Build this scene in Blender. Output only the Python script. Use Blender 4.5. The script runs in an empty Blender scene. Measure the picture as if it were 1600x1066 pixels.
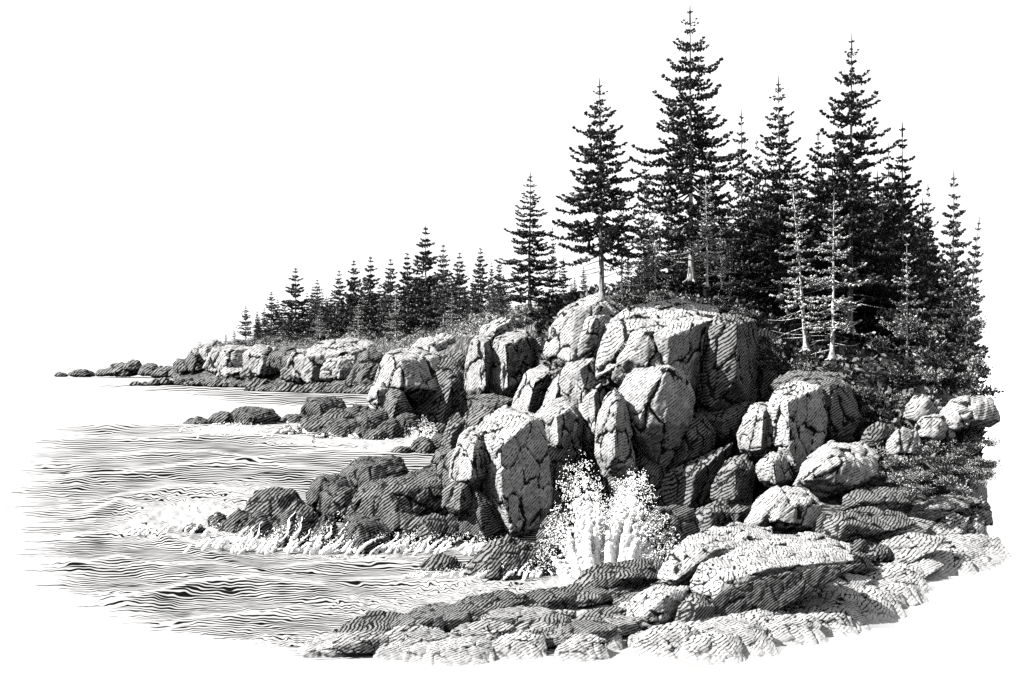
import bpy, bmesh, math, random
import numpy as np
from mathutils import Vector
random.seed(7); RNG = np.random.default_rng(7)
sc = bpy.context.scene
COL = sc.collection
# ------------------------------------------------------------------ frame
W0, F, YH, H = 1600.0, 1931.0, 556.0, 10.0
def P(x, y, D): return np.array([(x-800)/F*D, D, H-(y-YH)/F*D])
def DW(y): return F*H/(y-YH)            # distance of a point on the water at height 0
cam = bpy.data.cameras.new('camera'); co = bpy.data.objects.new('camera', cam); COL.objects.link(co)
co.location = (0, 0, H); co.rotation_euler = (math.pi/2, 0, 0)
cam.sensor_width = 36; cam.lens = 36*F/W0; cam.shift_y = (YH-533)/W0
cam.clip_start = .5; cam.clip_end = 60000; sc.camera = co
sc.view_settings.view_transform = 'Standard'; sc.view_settings.look = 'None'
sc.view_settings.exposure = 2.0; sc.view_settings.gamma = 1
sc.cycles.diffuse_bounces = 0; sc.cycles.max_bounces = 4; sc.cycles.use_denoising = False
# ------------------------------------------------------------------ light
SUN = Vector((-.74, -.24, .70)).normalized()
w = bpy.data.worlds.new('World'); sc.world = w; w.use_nodes = True
nt = w.node_tree; nt.nodes.clear()
sky = nt.nodes.new('ShaderNodeTexSky'); sky.sky_type = 'NISHITA'; sky.sun_disc = False
sky.sun_elevation = math.asin(SUN.z); sky.sun_rotation = math.atan2(SUN.x, SUN.y)
bw = nt.nodes.new('ShaderNodeRGBToBW'); mx = nt.nodes.new('ShaderNodeMix'); mx.data_type = 'FLOAT'
bg = nt.nodes.new('ShaderNodeBackground'); out = nt.nodes.new('ShaderNodeOutputWorld')
nt.links.new(sky.outputs[0], bw.inputs[0]); nt.links.new(bw.outputs[0], mx.inputs[2])
mx.inputs[0].default_value = .985; mx.inputs[3].default_value = 3.1      # thin white cloud veils the whole sky
nt.links.new(mx.outputs[0], bg.inputs[0]); bg.inputs[1].default_value = .1
nt.links.new(bg.outputs[0], out.inputs[0])
sl = bpy.data.lights.new('sun', 'SUN'); sl.energy = 5.0; sl.angle = math.radians(.5); sl.color = (1, .99, .975)
so = bpy.data.objects.new('sun', sl); COL.objects.link(so); so.rotation_euler = SUN.to_track_quat('Z', 'Y').to_euler(); so.location = (-60, -40, 80)
# ------------------------------------------------------------------ noise (vectorised)
def _h(ix, iy, iz, s):
    n = (ix.astype(np.int64)*374761393 + iy.astype(np.int64)*668265263 + iz.astype(np.int64)*2147483647 + s*974711) & 0xffffffff
    n = ((n ^ (n >> 13))*1274126177) & 0xffffffff
    n = ((n ^ (n >> 16))*2246822519) & 0xffffffff
    return ((n ^ (n >> 15)) & 0xffffff)/float(0xffffff)
def vnoise(p, s=0):
    i = np.floor(p); f = p-i; f = f*f*(3-2*f); r = 0
    for a in (0, 1):
        for b in (0, 1):
            for c in (0, 1):
                wgt = (f[:, 0] if a else 1-f[:, 0])*(f[:, 1] if b else 1-f[:, 1])*(f[:, 2] if c else 1-f[:, 2])
                r = r+wgt*_h(i[:, 0]+a, i[:, 1]+b, i[:, 2]+c, s)
    return r*2-1
def fbm(p, s=0, o=3):
    r = 0; a = 1; t = 0
    for k in range(o): r = r+a*vnoise(p*2**k, s+k*17); t += a; a *= .5
    return r/t
def n2(x, y, s=0): return vnoise(np.stack([x, y, np.zeros_like(x)+.37], 1), s)
def worley(p, s=0):
    i = np.floor(p); N = len(p); f1 = np.full(N, 9.); f2 = np.full(N, 9.); c = np.zeros((N, 3)); rv = np.zeros((N, 3))
    for a in (-1, 0, 1):
        for b in (-1, 0, 1):
            for d in (-1, 0, 1):
                x, y, z = i[:, 0]+a, i[:, 1]+b, i[:, 2]+d
                r = np.stack([_h(x, y, z, s), _h(x, y, z, s+1), _h(x, y, z, s+2)], 1)
                q = np.stack([x, y, z], 1)+.12+.76*r
                dd = np.sqrt(((q-p)**2).sum(1)); m = dd < f1
                f2 = np.where(m, f1, np.minimum(f2, dd)); f1 = np.where(m, dd, f1)
                c[m] = q[m]; rv[m] = r[m]
    return f1, f2, c, rv
# ------------------------------------------------------------------ node helper
class N:
    def __init__(s, name):
        s.m = bpy.data.materials.new(name); s.m.use_nodes = True; s.t = s.m.node_tree; s.t.nodes.clear()
        s.o = s.t.nodes.new('ShaderNodeOutputMaterial')
    def n(s, k, **kw):
        x = s.t.nodes.new('ShaderNode'+k)
        for a, b in kw.items(): setattr(x, a, b)
        return x
    def put(s, i, v):
        if isinstance(v, bpy.types.NodeSocket): s.t.links.new(v, i)
        else: i.default_value = v
    def math(s, op, a, b=0., c=0., clamp=False):
        x = s.n('Math', operation=op, use_clamp=clamp); s.put(x.inputs[0], a); s.put(x.inputs[1], b); s.put(x.inputs[2], c); return x.outputs[0]
    def mix(s, f, a, b):
        x = s.n('Mix', data_type='FLOAT'); s.put(x.inputs[0], f); s.put(x.inputs[2], a); s.put(x.inputs[3], b); return x.outputs[0]
    def noise(s, vec, scale, detail=2., rough=.5):
        x = s.n('TexNoise'); s.put(x.inputs['Vector'], vec); s.put(x.inputs['Scale'], scale); x.inputs['Detail'].default_value = detail; x.inputs['Roughness'].default_value = rough
        return x.outputs[0]
    def step(s, v, a, b):
        x = s.n('MapRange', interpolation_type='SMOOTHSTEP'); s.put(x.inputs[0], v); s.put(x.inputs[1], a); s.put(x.inputs[2], b); return x.outputs[0]
    def dot(s, v, d):
        x = s.n('VectorMath', operation='DOT_PRODUCT'); s.put(x.inputs[0], v); x.inputs[1].default_value = d; return x.outputs['Value']
    def vscale(s, v, k):
        x = s.n('VectorMath', operation='SCALE'); s.put(x.inputs[0], v); s.put(x.inputs['Scale'], k); return x.outputs[0]
    def attr(s, name, t='GEOMETRY'):
        x = s.n('Attribute', attribute_name=name, attribute_type=t); return x.outputs['Fac']
    def grey(s, v):
        x = s.n('CombineColor'); [s.put(x.inputs[k], v) for k in range(3)]; return x.outputs[0]
    def diffuse(s, v, normal=None, rough=.9, spec=.15):
        b = s.n('BsdfPrincipled'); s.put(b.inputs['Base Color'], s.grey(v)); b.inputs['Roughness'].default_value = rough; b.inputs['Specular IOR Level'].default_value = spec
        if normal is not None: s.put(b.inputs['Normal'], normal)
        s.t.links.new(b.outputs[0], s.o.inputs[0]); return b
    def bump(s, h, strength, dist):
        x = s.n('Bump'); x.inputs['Strength'].default_value = strength; s.put(x.inputs['Distance'], dist); s.put(x.inputs['Height'], h); return x.outputs[0]

def rock_material(name, base, ink, duty, spec=.02, grain=(-.62, .12, .77), cracks=.78, washed=False):
    """layered granite: fine dark foliation running through the stone, cracks between blocks. Object colour: R = bands per metre"""
    m = N(name); oi = m.n('ObjectInfo'); sp = m.n('SeparateColor'); m.put(sp.inputs[0], oi.outputs['Color'])
    fr, seed = sp.outputs[0], oi.outputs['Random']
    tc = m.n('TexCoord').outputs['Object']
    big = m.noise(tc, m.math('MULTIPLY', fr, .055), 2.)
    med = m.noise(tc, m.math('MULTIPLY', fr, .22), 2.)
    fin = m.noise(tc, m.math('MULTIPLY', fr, .75), 2.)
    fin2 = m.noise(m.vscale(tc, 1.37), m.math('MULTIPLY', fr, .6), 1.)
    d = Vector(grain).normalized()
    ph = m.math('MULTIPLY', m.dot(tc, d), fr)
    ph = m.math('ADD', ph, m.math('MULTIPLY', m.math('MULTIPLY', m.dot(tc, (0, 1, .3)), fr), m.math('MULTIPLY', m.math('SUBTRACT', seed, .5), .55)))
    ph = m.math('ADD', ph, m.math('MULTIPLY', big, 3.4)); ph = m.math('ADD', ph, m.math('MULTIPLY', med, .5)); ph = m.math('ADD', ph, m.math('MULTIPLY', fin, .09))
    s = m.math('ADD', m.math('MULTIPLY', m.math('SINE', m.math('MULTIPLY', ph, 2*math.pi)), .5), .5)
    th = m.math('ADD', duty, m.math('MULTIPLY', m.math('SUBTRACT', fin2, .5), 1.3))
    th = m.math('ADD', th, m.math('MULTIPLY', m.math('SUBTRACT', med, .5), .7))
    line = m.math('SUBTRACT', 1., m.step(s, m.math('SUBTRACT', th, .12), m.math('ADD', th, .12)))
    cr = m.attr('crack'); cw = m.math('MULTIPLY', m.math('MAXIMUM', m.math('SUBTRACT', m.math('ADD', fin, m.math('MULTIPLY', med, 1.6)), .98), .02), .085*cracks)
    crack = m.math('SUBTRACT', 1., m.step(cr, m.math('MULTIPLY', cw, .7), m.math('MULTIPLY', cw, 1.5)))
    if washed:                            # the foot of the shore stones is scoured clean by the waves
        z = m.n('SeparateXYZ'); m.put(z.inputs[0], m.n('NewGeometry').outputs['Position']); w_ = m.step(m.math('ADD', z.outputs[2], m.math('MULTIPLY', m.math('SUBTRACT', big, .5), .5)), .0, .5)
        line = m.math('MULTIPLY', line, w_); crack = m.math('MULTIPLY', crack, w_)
    tone = m.mix(m.step(m.noise(tc, m.math('MULTIPLY', fr, .09), 3.), .3, .7), base*.75, base*1.15)
    tone = m.mix(m.math('MULTIPLY', seed, .35), tone, base*.75)
    val = m.mix(line, tone, ink); val = m.mix(crack, val, .008)
    hgt = m.math('SUBTRACT', m.math('ADD', m.math('MULTIPLY', line, -.5), fin), crack)
    nb = m.bump(hgt, .5, m.math('DIVIDE', .16, fr))
    m.diffuse(val, nb, .8, spec); return m.m
M = {}
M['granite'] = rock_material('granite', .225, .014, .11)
M['shade'] = rock_material('shaded_granite', .125, .007, .38)  # darker, denser-lined copy of granite, shade of the dark blocks put into colour
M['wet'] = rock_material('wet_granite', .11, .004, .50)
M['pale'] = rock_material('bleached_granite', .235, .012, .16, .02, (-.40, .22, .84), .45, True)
M['ledge'] = rock_material('ledge_granite', .19, .010, .27, .02, (-.40, .22, .84), .6)

def simple(name, lo, hi, scale, thr=.5, soft=.08, rough=.9):
    m = N(name); tc = m.n('TexCoord').outputs['Object']
    m.diffuse(m.mix(m.step(m.noise(tc, scale, 2., .6), thr-soft, thr+soft), lo, hi), None, rough, .1); return m.m
def foliage_material(name, lo, hi, share, fine=260.):
    m = N(name); tc = m.n('TexCoord').outputs['Object']; r = m.attr('tint')
    v = m.mix(m.step(r, 1-share-.06, 1-share+.06), lo, hi)
    v = m.mix(m.step(m.noise(tc, 260., 1.), .45, .62), v, lo*.5)
    m.diffuse(v, None, .7, .1); return m.m
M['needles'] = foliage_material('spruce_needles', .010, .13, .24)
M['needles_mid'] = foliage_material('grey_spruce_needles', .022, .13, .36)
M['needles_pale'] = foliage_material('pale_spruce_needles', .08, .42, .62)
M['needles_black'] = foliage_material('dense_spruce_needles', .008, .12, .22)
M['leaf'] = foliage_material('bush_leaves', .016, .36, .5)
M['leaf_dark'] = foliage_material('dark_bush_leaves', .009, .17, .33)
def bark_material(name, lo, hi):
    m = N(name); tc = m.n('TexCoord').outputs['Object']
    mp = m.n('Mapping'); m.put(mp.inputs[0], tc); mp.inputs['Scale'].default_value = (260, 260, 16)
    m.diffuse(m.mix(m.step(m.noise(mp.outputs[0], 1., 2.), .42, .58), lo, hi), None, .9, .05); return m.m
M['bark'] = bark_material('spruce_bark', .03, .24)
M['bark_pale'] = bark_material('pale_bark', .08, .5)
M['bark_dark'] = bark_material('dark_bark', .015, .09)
# ------------------------------------------------------------------ object helpers
def mesh(name, v, f, mat, smooth=True, attrs=None):
    me = bpy.data.meshes.new(name); v = np.asarray(v, float)
    me.from_pydata(v.tolist(), [], f if isinstance(f, list) else f.tolist())
    if smooth: me.polygons.foreach_set('use_smooth', [True]*len(me.polygons))
    for k, a in (attrs or {}).items():
        at = me.attributes.new(k, 'FLOAT', 'POINT'); at.data.foreach_set('value', np.asarray(a, np.float32))
    me.materials.append(mat); me.update(); return me
def link(name, me, loc=(0, 0, 0), parent=None):
    o = bpy.data.objects.new(name, me); COL.objects.link(o); o.location = tuple(loc)
    if parent: o.parent = parent
    return o
def tag(o, label=None, cat=None, group=None, kind=None):
    for k, v in (('label', label), ('category', cat), ('group', group), ('kind', kind)):
        if v: o[k] = v
    return o
# ------------------------------------------------------------------ rocks
def hull_mesh(pts, vox):
    bm = bmesh.new()
    vs = [bm.verts.new(p) for p in pts]
    r = bmesh.ops.convex_hull(bm, input=vs)
    bmesh.ops.delete(bm, geom=[g for g in bm.verts if not g.link_faces], context='VERTS')
    me = bpy.data.meshes.new('t'); bm.to_mesh(me); bm.free()
    o = bpy.data.objects.new('t', me); COL.objects.link(o)
    md = o.modifiers.new('r', 'REMESH'); md.mode = 'VOXEL'; md.voxel_size = vox
    dg = bpy.context.evaluated_depsgraph_get(); dg.update()
    e = o.evaluated_get(dg).to_mesh()
    n = len(e.vertices); v = np.empty(n*3, np.float32); e.vertices.foreach_get('co', v); v = v.reshape(-1, 3).astype(float)
    fl = np.empty(len(e.loops), np.int32); e.loops.foreach_get('vertex_index', fl)
    ls = np.empty(len(e.polygons), np.int32); e.polygons.foreach_get('loop_start', ls); lt = np.empty(len(e.polygons), np.int32); e.polygons.foreach_get('loop_total', lt)
    faces = [fl[a:a+b].tolist() for a, b in zip(ls, lt)]
    ed = np.empty(len(e.edges)*2, np.int32); e.edges.foreach_get('vertices', ed); ed = ed.reshape(-1, 2)
    o.evaluated_get(dg).to_mesh_clear(); bpy.data.objects.remove(o); bpy.data.meshes.remove(me)
    return v, faces, ed
def vnormals(v, faces):
    q = np.array([f if len(f) == 4 else [f[0], f[1], f[2], f[2]] for f in faces])
    fn = np.cross(v[q[:, 2]]-v[q[:, 0]], v[q[:, 3]]-v[q[:, 1]])
    tri = q[:, 2] == q[:, 3]
    fn[tri] = np.cross(v[q[tri, 1]]-v[q[tri, 0]], v[q[tri, 2]]-v[q[tri, 0]])
    n = np.zeros_like(v)
    for k in range(4): np.add.at(n, q[:, k], fn)
    return n/np.maximum(np.linalg.norm(n, axis=1), 1e-9)[:, None]
ROT = np.array([[.92, 0, -.39], [.1, .97, .2], [.38, -.22, .9]])
RN = [0]
def make_rock(label, pts, D, mat='granite', cell=42, style='block', name='boulder', cat='boulder', group=None, hp=3.75, rough=1., px=2.3):
    """pts: world points whose hull is the rock; it is cut into blocks, cracked and weathered"""
    RN[0] += 1; sd = RN[0]*31
    m1 = D/F                               # metres per pixel of the photograph at this distance
    v, f, ed = hull_mesh(pts, px*m1)
    deg = np.bincount(ed.ravel(), minlength=len(v))[:, None]
    for k in range(1):
        a = np.zeros_like(v); np.add.at(a, ed[:, 0], v[ed[:, 1]]); np.add.at(a, ed[:, 1], v[ed[:, 0]]); v = v*.5+.5*a/np.maximum(deg, 1)
    nrm = vnormals(v, f)
    c = cell*m1
    q = v+np.stack([fbm(v/(c*.8), sd+5), fbm(v/(c*.8), sd+6), fbm(v/(c*.8), sd+7)], 1)*c*.28
    q = q@ROT.T
    st = np.array([1., 1., .5]) if style == 'block' else np.array([.55, .8, 1.7])
    f1, f2, cc, rv = worley(q/c*st, sd)
    g1 = f2-f1
    tilt = (((q/c*st)-cc)*(rv-.5)).sum(1)
    disp = c*(.20*tilt+.09*(rv[:, 0]-.5)-.085*np.exp(-(g1/.075)**2))*rough
    c2 = c*.36
    q2 = (v+fbm(v/c2, sd+9)[:, None]*c2*.3)@ROT.T
    h1, h2, hc, hr = worley(q2/c2*st, sd+3)
    g2 = h2-h1
    disp += c2*(.24*(((q2/c2*st)-hc)*(hr-.5)).sum(1)+.15*(hr[:, 1]-.5)-.06*np.exp(-(g2/.12)**2))*rough
    disp += m1*1.4*fbm(v/(m1*9), sd+11, 3)
    v = v+nrm*disp[:, None]
    act = vnoise(v/(c*.9), sd+21)          # small cracks only open here and there
    crack = np.minimum(g1*.55, np.where(act > .05, g2*.7+.03, 1.))
    base = np.array([v[:, 0].mean(), v[:, 1].mean(), v[:, 2].min()])
    me = mesh(name, v-base, f, M[mat], True, {'crack': crack})
    o = link(name, me, base); tag(o, label, cat, group)
    o.color = (1/(hp*m1), 0, 0, 1); return o
def spec(s, D, thick, grow=1.):
    pts = []; raw = [tuple(float(a) for a in t.split(',')) for t in s.split()]
    cx = sum(r[0] for r in raw)/len(raw); cy = sum(r[1] for r in raw)/len(raw)
    raw = [(cx+(r[0]-cx)*grow, cy+(r[1]-cy)*grow)+r[2:] for r in raw]
    for r in raw:
        d = r[2] if len(r) > 2 else 0
        pts.append(P(r[0], r[1], D+d))
    for r in raw:
        if len(r) == 2:
            p = P(cx+(r[0]-cx)*.72, cy+(r[1]-cy)*.72+ (2 if r[1] < cy else 0), D+thick); pts.append(p)
    return pts
SST = [(455,1033,40.6,1030,41,1027,41.2),(520,1032,40.6,1000,43.5,985,45),(700,1030,40.7,985,45.2,958,48.2),(900,1028,41,950,48.6,925,52.3),(1050,1016,42,930,50,880,57),(1200,992,44.3,890,52.5,800,63),(1350,948,49.2,860,56,745,70),(1440,905,55,830,62,740,72),(1500,850,65.5,800,69.5,750,74)]
def shoreD(x, y):
    q = [float(np.interp(x, [s_[0] for s_ in SST], [s_[k_] for s_ in SST])) for k_ in range(1, 7)]
    return float(np.interp(-y, [-q[0], -q[2], -q[4]], [q[1], q[3], q[5]]))
def R(label, D, thick, s, mat='granite', **k):
    if D is None:
        raw = [t.split(',') for t in s.split()]; D = shoreD(sum(float(r[0]) for r in raw)/len(raw), max(float(r[1]) for r in raw))+.3
    return make_rock(label, spec(s, D, thick, k.pop('grow', 1.03)), D, mat, **k)
TPL = {
 'block': [(0,.8),(.04,.4),(.22,.08),(.55,0,.25),(.86,.08,.2),(1,.45),(.98,.9),(.72,1),(.2,1),(.40,.30,-1),(.46,.62,-1.25),(.5,.97,-1.25),(.14,.35,-.5)],
 'round': [(0,.85),(.06,.45),(.25,.12),(.52,0),(.8,.1),(.96,.45),(1,.85),(.8,1),(.2,1),(.3,.35,-.7),(.6,.35,-.8),(.35,.75,-1),(.66,.8,-1),(.5,.98,-1)],
 'slab': [(0,.95),(.07,.5),(.3,.12,.4),(.66,0,.8),(1,.22,.5),(.98,.75),(.62,1),(.12,.62,-.8),(.58,.5,-.9),(.17,1,-.8),(.6,.97,-.9),(.86,.4,-.2)],
 'wedge': [(0,1),(.12,.6),(.34,.18),(.5,0),(.78,.2),(.97,.55),(1,1),(.4,.45,-.8),(.35,.98,-1),(.66,.96,-.9),(.62,.42,-.6)],
}
def B(label, x0, y0, x1, y1, D=None, t='block', mat='granite', fwd=.42, thick=.6, jit=.05, **k):
    """a boulder filling a box of the photograph; D defaults to where its foot meets the water"""
    if D is None: D = DW(y1)
    w = x1-x0; h = y1-y0; wm = w*D/F; rr = random.Random(int(x0*7+y0*13)); pts = []
    for r in TPL[t]:
        u = r[0]+rr.uniform(-jit, jit)*(.0 < r[0] < 1); v_ = r[1]+rr.uniform(-jit, jit)*(0 < r[1] < 1)
        d = (r[2] if len(r) > 2 else 0)*fwd*wm
        pts.append(P(x0+u*w, y0+v_*h, D+d))
        if len(r) == 2: pts.append(P(x0+(.5+(u-.5)*.72)*w, y0+(.5+(v_-.5)*.75)*h, D+thick*wm))
    if t == 'apron':                      # the foot spreads out and dips under the ground in front
        for u in (-.12, .15, .5, .85, 1.1): pts.append(np.array([(x0+u*w-800)/F*D, D-wm*(.55-.5*(u-.5)**2)-.2, -.22]))
    return make_rock(label, pts, D, mat, **k)
# ------------------------------------------------------------------ the cliff
CL = 'cliff_block'
def K(label, D, thick, s, mat='granite', **k):
    k.setdefault('cell', 40); k.setdefault('grow', 1.12); k.setdefault('px', 1.75); k.setdefault('rough', .78); k.setdefault('name', CL); return R(label, D, thick, s, mat, cat='cliff block', **k)
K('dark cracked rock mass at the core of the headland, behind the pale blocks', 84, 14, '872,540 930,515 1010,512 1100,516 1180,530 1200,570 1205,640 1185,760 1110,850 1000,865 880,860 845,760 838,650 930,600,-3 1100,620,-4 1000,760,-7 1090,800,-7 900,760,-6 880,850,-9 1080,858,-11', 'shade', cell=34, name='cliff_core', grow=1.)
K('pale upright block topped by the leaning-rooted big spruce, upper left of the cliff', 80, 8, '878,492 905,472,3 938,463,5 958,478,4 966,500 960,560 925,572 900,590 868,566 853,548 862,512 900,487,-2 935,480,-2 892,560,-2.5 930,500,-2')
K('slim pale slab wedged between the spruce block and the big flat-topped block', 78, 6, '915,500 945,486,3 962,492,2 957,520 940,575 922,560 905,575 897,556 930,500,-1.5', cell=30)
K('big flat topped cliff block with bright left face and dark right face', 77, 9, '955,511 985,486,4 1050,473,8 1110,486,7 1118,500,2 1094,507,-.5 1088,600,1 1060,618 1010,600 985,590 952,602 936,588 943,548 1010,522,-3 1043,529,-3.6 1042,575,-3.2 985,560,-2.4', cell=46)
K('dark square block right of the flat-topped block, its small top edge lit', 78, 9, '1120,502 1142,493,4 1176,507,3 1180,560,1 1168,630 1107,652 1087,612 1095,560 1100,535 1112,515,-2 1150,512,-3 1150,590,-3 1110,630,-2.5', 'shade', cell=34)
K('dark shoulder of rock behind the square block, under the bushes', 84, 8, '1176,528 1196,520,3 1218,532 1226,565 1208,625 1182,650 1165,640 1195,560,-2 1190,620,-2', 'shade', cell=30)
K('pale block on the left face of the cliff, below the spruce block', 78, 6, '878,590 890,566 915,552,2 933,560 937,590 922,604 928,640 912,664 897,640 880,615 906,580,-2 915,620,-2', cell=32)
K('narrow pale block below the flat-topped block, above the splash pool', 77, 5, '905,625 925,605 941,600 950,640 945,690 930,712 912,690 903,655 928,620,-2 930,670,-2', cell=30)
K('boulder with rounded head at the cliff centre, left half lit, right half dark', 74, 7, '968,612 982,590 1010,576,1.5 1045,573,2 1068,588,1 1082,622 1078,662 1048,714 1030,728 1002,706 974,658 1042,580,-1.8 1012,618,-2.6 1000,660,-2.6 1040,660,-2.4 1060,600,-1', cell=60)
K('leaning pale slab under the left side of the round-headed boulder', 72, 6, '960,612 972,622 985,680 992,728 974,752 944,740 931,706 934,664 945,630 962,650,-2 960,710,-2.2 975,720,-1.5', cell=34)
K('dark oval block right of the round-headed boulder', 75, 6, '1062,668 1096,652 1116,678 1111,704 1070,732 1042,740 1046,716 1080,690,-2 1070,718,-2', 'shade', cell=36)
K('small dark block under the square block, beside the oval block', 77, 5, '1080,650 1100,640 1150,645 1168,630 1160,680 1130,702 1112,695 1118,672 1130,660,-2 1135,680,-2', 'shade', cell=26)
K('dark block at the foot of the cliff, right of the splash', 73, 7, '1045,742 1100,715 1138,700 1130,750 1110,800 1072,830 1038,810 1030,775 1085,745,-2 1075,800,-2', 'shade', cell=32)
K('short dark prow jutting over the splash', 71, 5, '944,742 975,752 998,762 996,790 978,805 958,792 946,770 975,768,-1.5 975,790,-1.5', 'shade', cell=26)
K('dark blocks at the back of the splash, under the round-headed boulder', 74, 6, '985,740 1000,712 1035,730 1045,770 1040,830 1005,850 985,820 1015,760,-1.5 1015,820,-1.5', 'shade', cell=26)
K('pale split slab on the left slope of the cliff, nearest the second headland', 84, 6, '800,645 806,622 822,586 846,571,2 860,585 858,610 845,640 835,662 812,660 835,600,-2 825,640,-2', cell=30)
K('pale pointed slab between the split slab and the square-topped step', 81, 6, '845,648 856,612 872,588 884,600 886,625 872,650 858,662 868,620,-1.6 862,645,-1.8', cell=28)
K('square step at the left foot of the cliff, pale top and dark side', 76, 8, '840,650 858,632,2 885,624,3 902,632,2 910,660 902,722 872,742 852,712 845,680 870,652,-2.2 872,690,-2.8 885,645,-1.5', cell=34)
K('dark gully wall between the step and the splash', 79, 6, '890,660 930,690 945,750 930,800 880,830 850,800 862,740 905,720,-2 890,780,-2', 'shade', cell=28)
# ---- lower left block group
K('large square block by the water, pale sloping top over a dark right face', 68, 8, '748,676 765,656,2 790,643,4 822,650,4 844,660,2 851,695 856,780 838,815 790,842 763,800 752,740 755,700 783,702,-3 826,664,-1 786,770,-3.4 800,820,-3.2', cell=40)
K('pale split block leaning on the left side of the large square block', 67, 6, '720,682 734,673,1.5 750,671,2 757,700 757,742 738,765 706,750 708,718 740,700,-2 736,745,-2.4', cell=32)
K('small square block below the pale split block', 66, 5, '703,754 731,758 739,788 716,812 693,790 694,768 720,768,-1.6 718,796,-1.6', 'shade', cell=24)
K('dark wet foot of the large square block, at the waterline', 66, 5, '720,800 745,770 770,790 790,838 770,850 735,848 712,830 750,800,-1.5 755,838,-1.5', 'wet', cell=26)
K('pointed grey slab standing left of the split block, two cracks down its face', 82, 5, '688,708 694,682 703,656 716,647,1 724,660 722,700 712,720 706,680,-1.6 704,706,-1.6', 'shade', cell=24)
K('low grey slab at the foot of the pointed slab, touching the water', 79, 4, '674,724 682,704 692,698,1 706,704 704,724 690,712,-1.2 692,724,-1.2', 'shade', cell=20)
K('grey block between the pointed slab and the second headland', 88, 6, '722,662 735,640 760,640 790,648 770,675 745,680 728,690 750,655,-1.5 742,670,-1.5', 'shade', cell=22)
B('dark rock in the gap behind the split block', 684, 690, 770, 790, 76, 'block', 'shade', cell=28)
B('dark rock behind the large square block, towards the splash', 820, 690, 900, 850, 74, 'block', 'shade', cell=28)
# ---- second headland (upright twin blocks)
K('left pale pillar of the twin upright blocks on the second headland', 122, 14, '738,535 752,529,3 768,530,2 770,560 766,610 748,628 728,606 730,568 756,540,-2.6 758,600,-3', cell=30)
K('right pillar of the twin upright blocks, dark faced under a thin lit top', 122, 16, '776,533 792,524,4 822,519,5 830,530,2 832,590 806,622 780,618 768,596 768,560 790,540,-3.4 793,600,-3.6', 'granite', cell=30)
K('pale boulder lying on top of the twin upright blocks', 128, 8, '742,532 754,512 782,498,2 797,500 800,518 780,530 762,538 776,514,-2 768,528,-2', cell=30)
K('dark rock right of the twin upright blocks', 126, 14, '826,540 848,528 868,545 872,590 838,640 800,662 775,640 800,612 845,570,-2.5 820,625,-3', 'shade', cell=26)
K('slivered grey block under the twin upright blocks', 118, 12, '732,620 750,628 770,618 800,625 790,650 768,668 738,660 755,640,-2 765,655,-2.2', 'shade', cell=20)
B('dark rock in the gap between the twin blocks and the cliff', 842, 500, 900, 600, 104, 'block', 'shade', cell=26)
B('grey rock at the top of the gap beside the spruce block', 835, 488, 880, 530, 101, 'slab', 'shade', cell=26)
# ---- third headland
K('flat-topped block of the third headland with a bright top and a shaded front', 175, 26, '606,556 625,549,5 674,545,9 683,560,4 690,610 655,632 622,618 588,600 596,574 628,566,-5 626,604,-6 660,604,-4', cell=34)
K('dark rock mass right of the flat-topped block of the third headland', 178, 30, '676,566 702,560,5 716,580 735,600 742,650 720,672 690,676 650,664 622,640 640,608 705,600,-6 690,660,-7', 'shade', cell=28)
K('pale leaning block at the left foot of the flat-topped block', 170, 20, '574,624 582,606 598,598,2 606,610 604,630 590,640 590,612,-3 590,632,-3', cell=22)
K('cracked grey block under the flat-topped block, above the small splash', 168, 20, '598,625 610,610 628,614 640,640 628,668 600,668 592,645 618,635,-3 612,660,-3', 'shade', cell=20)
B('pale ledge on the grassy slope above the third headland', 640, 524, 700, 552, 215, 'slab', 'granite', cell=26)
B('small pale stone on the slope between the third headland and the twin blocks', 672, 520, 712, 540, 225, 'slab', 'granite', cell=24)
B('grey boulder behind the third headland block, at its upper right', 690, 548, 735, 590, 190, 'round', 'shade', cell=26)
FST = [(270,594,505,580,530,568,545),(300,596,470,572,535,556,555),(360,599,440,560,490,533,520),(430,603,411,556,450,526,490),(520,606,386,552,420,521,460),(600,612,345,548,370,523,410),(680,640,230,540,300,516,350),(760,660,186,520,220,486,270),(830,680,156,508,165,478,200),(900,700,134,500,140,470,160)]
def hillD(x, y):
    q = [float(np.interp(x, [s_[0] for s_ in FST], [s_[k_] for s_ in FST])) for k_ in range(1, 7)]
    return float(np.interp(-y, [-q[0], -q[2], -q[4]], [q[1], q[3], q[5]]))
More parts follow.
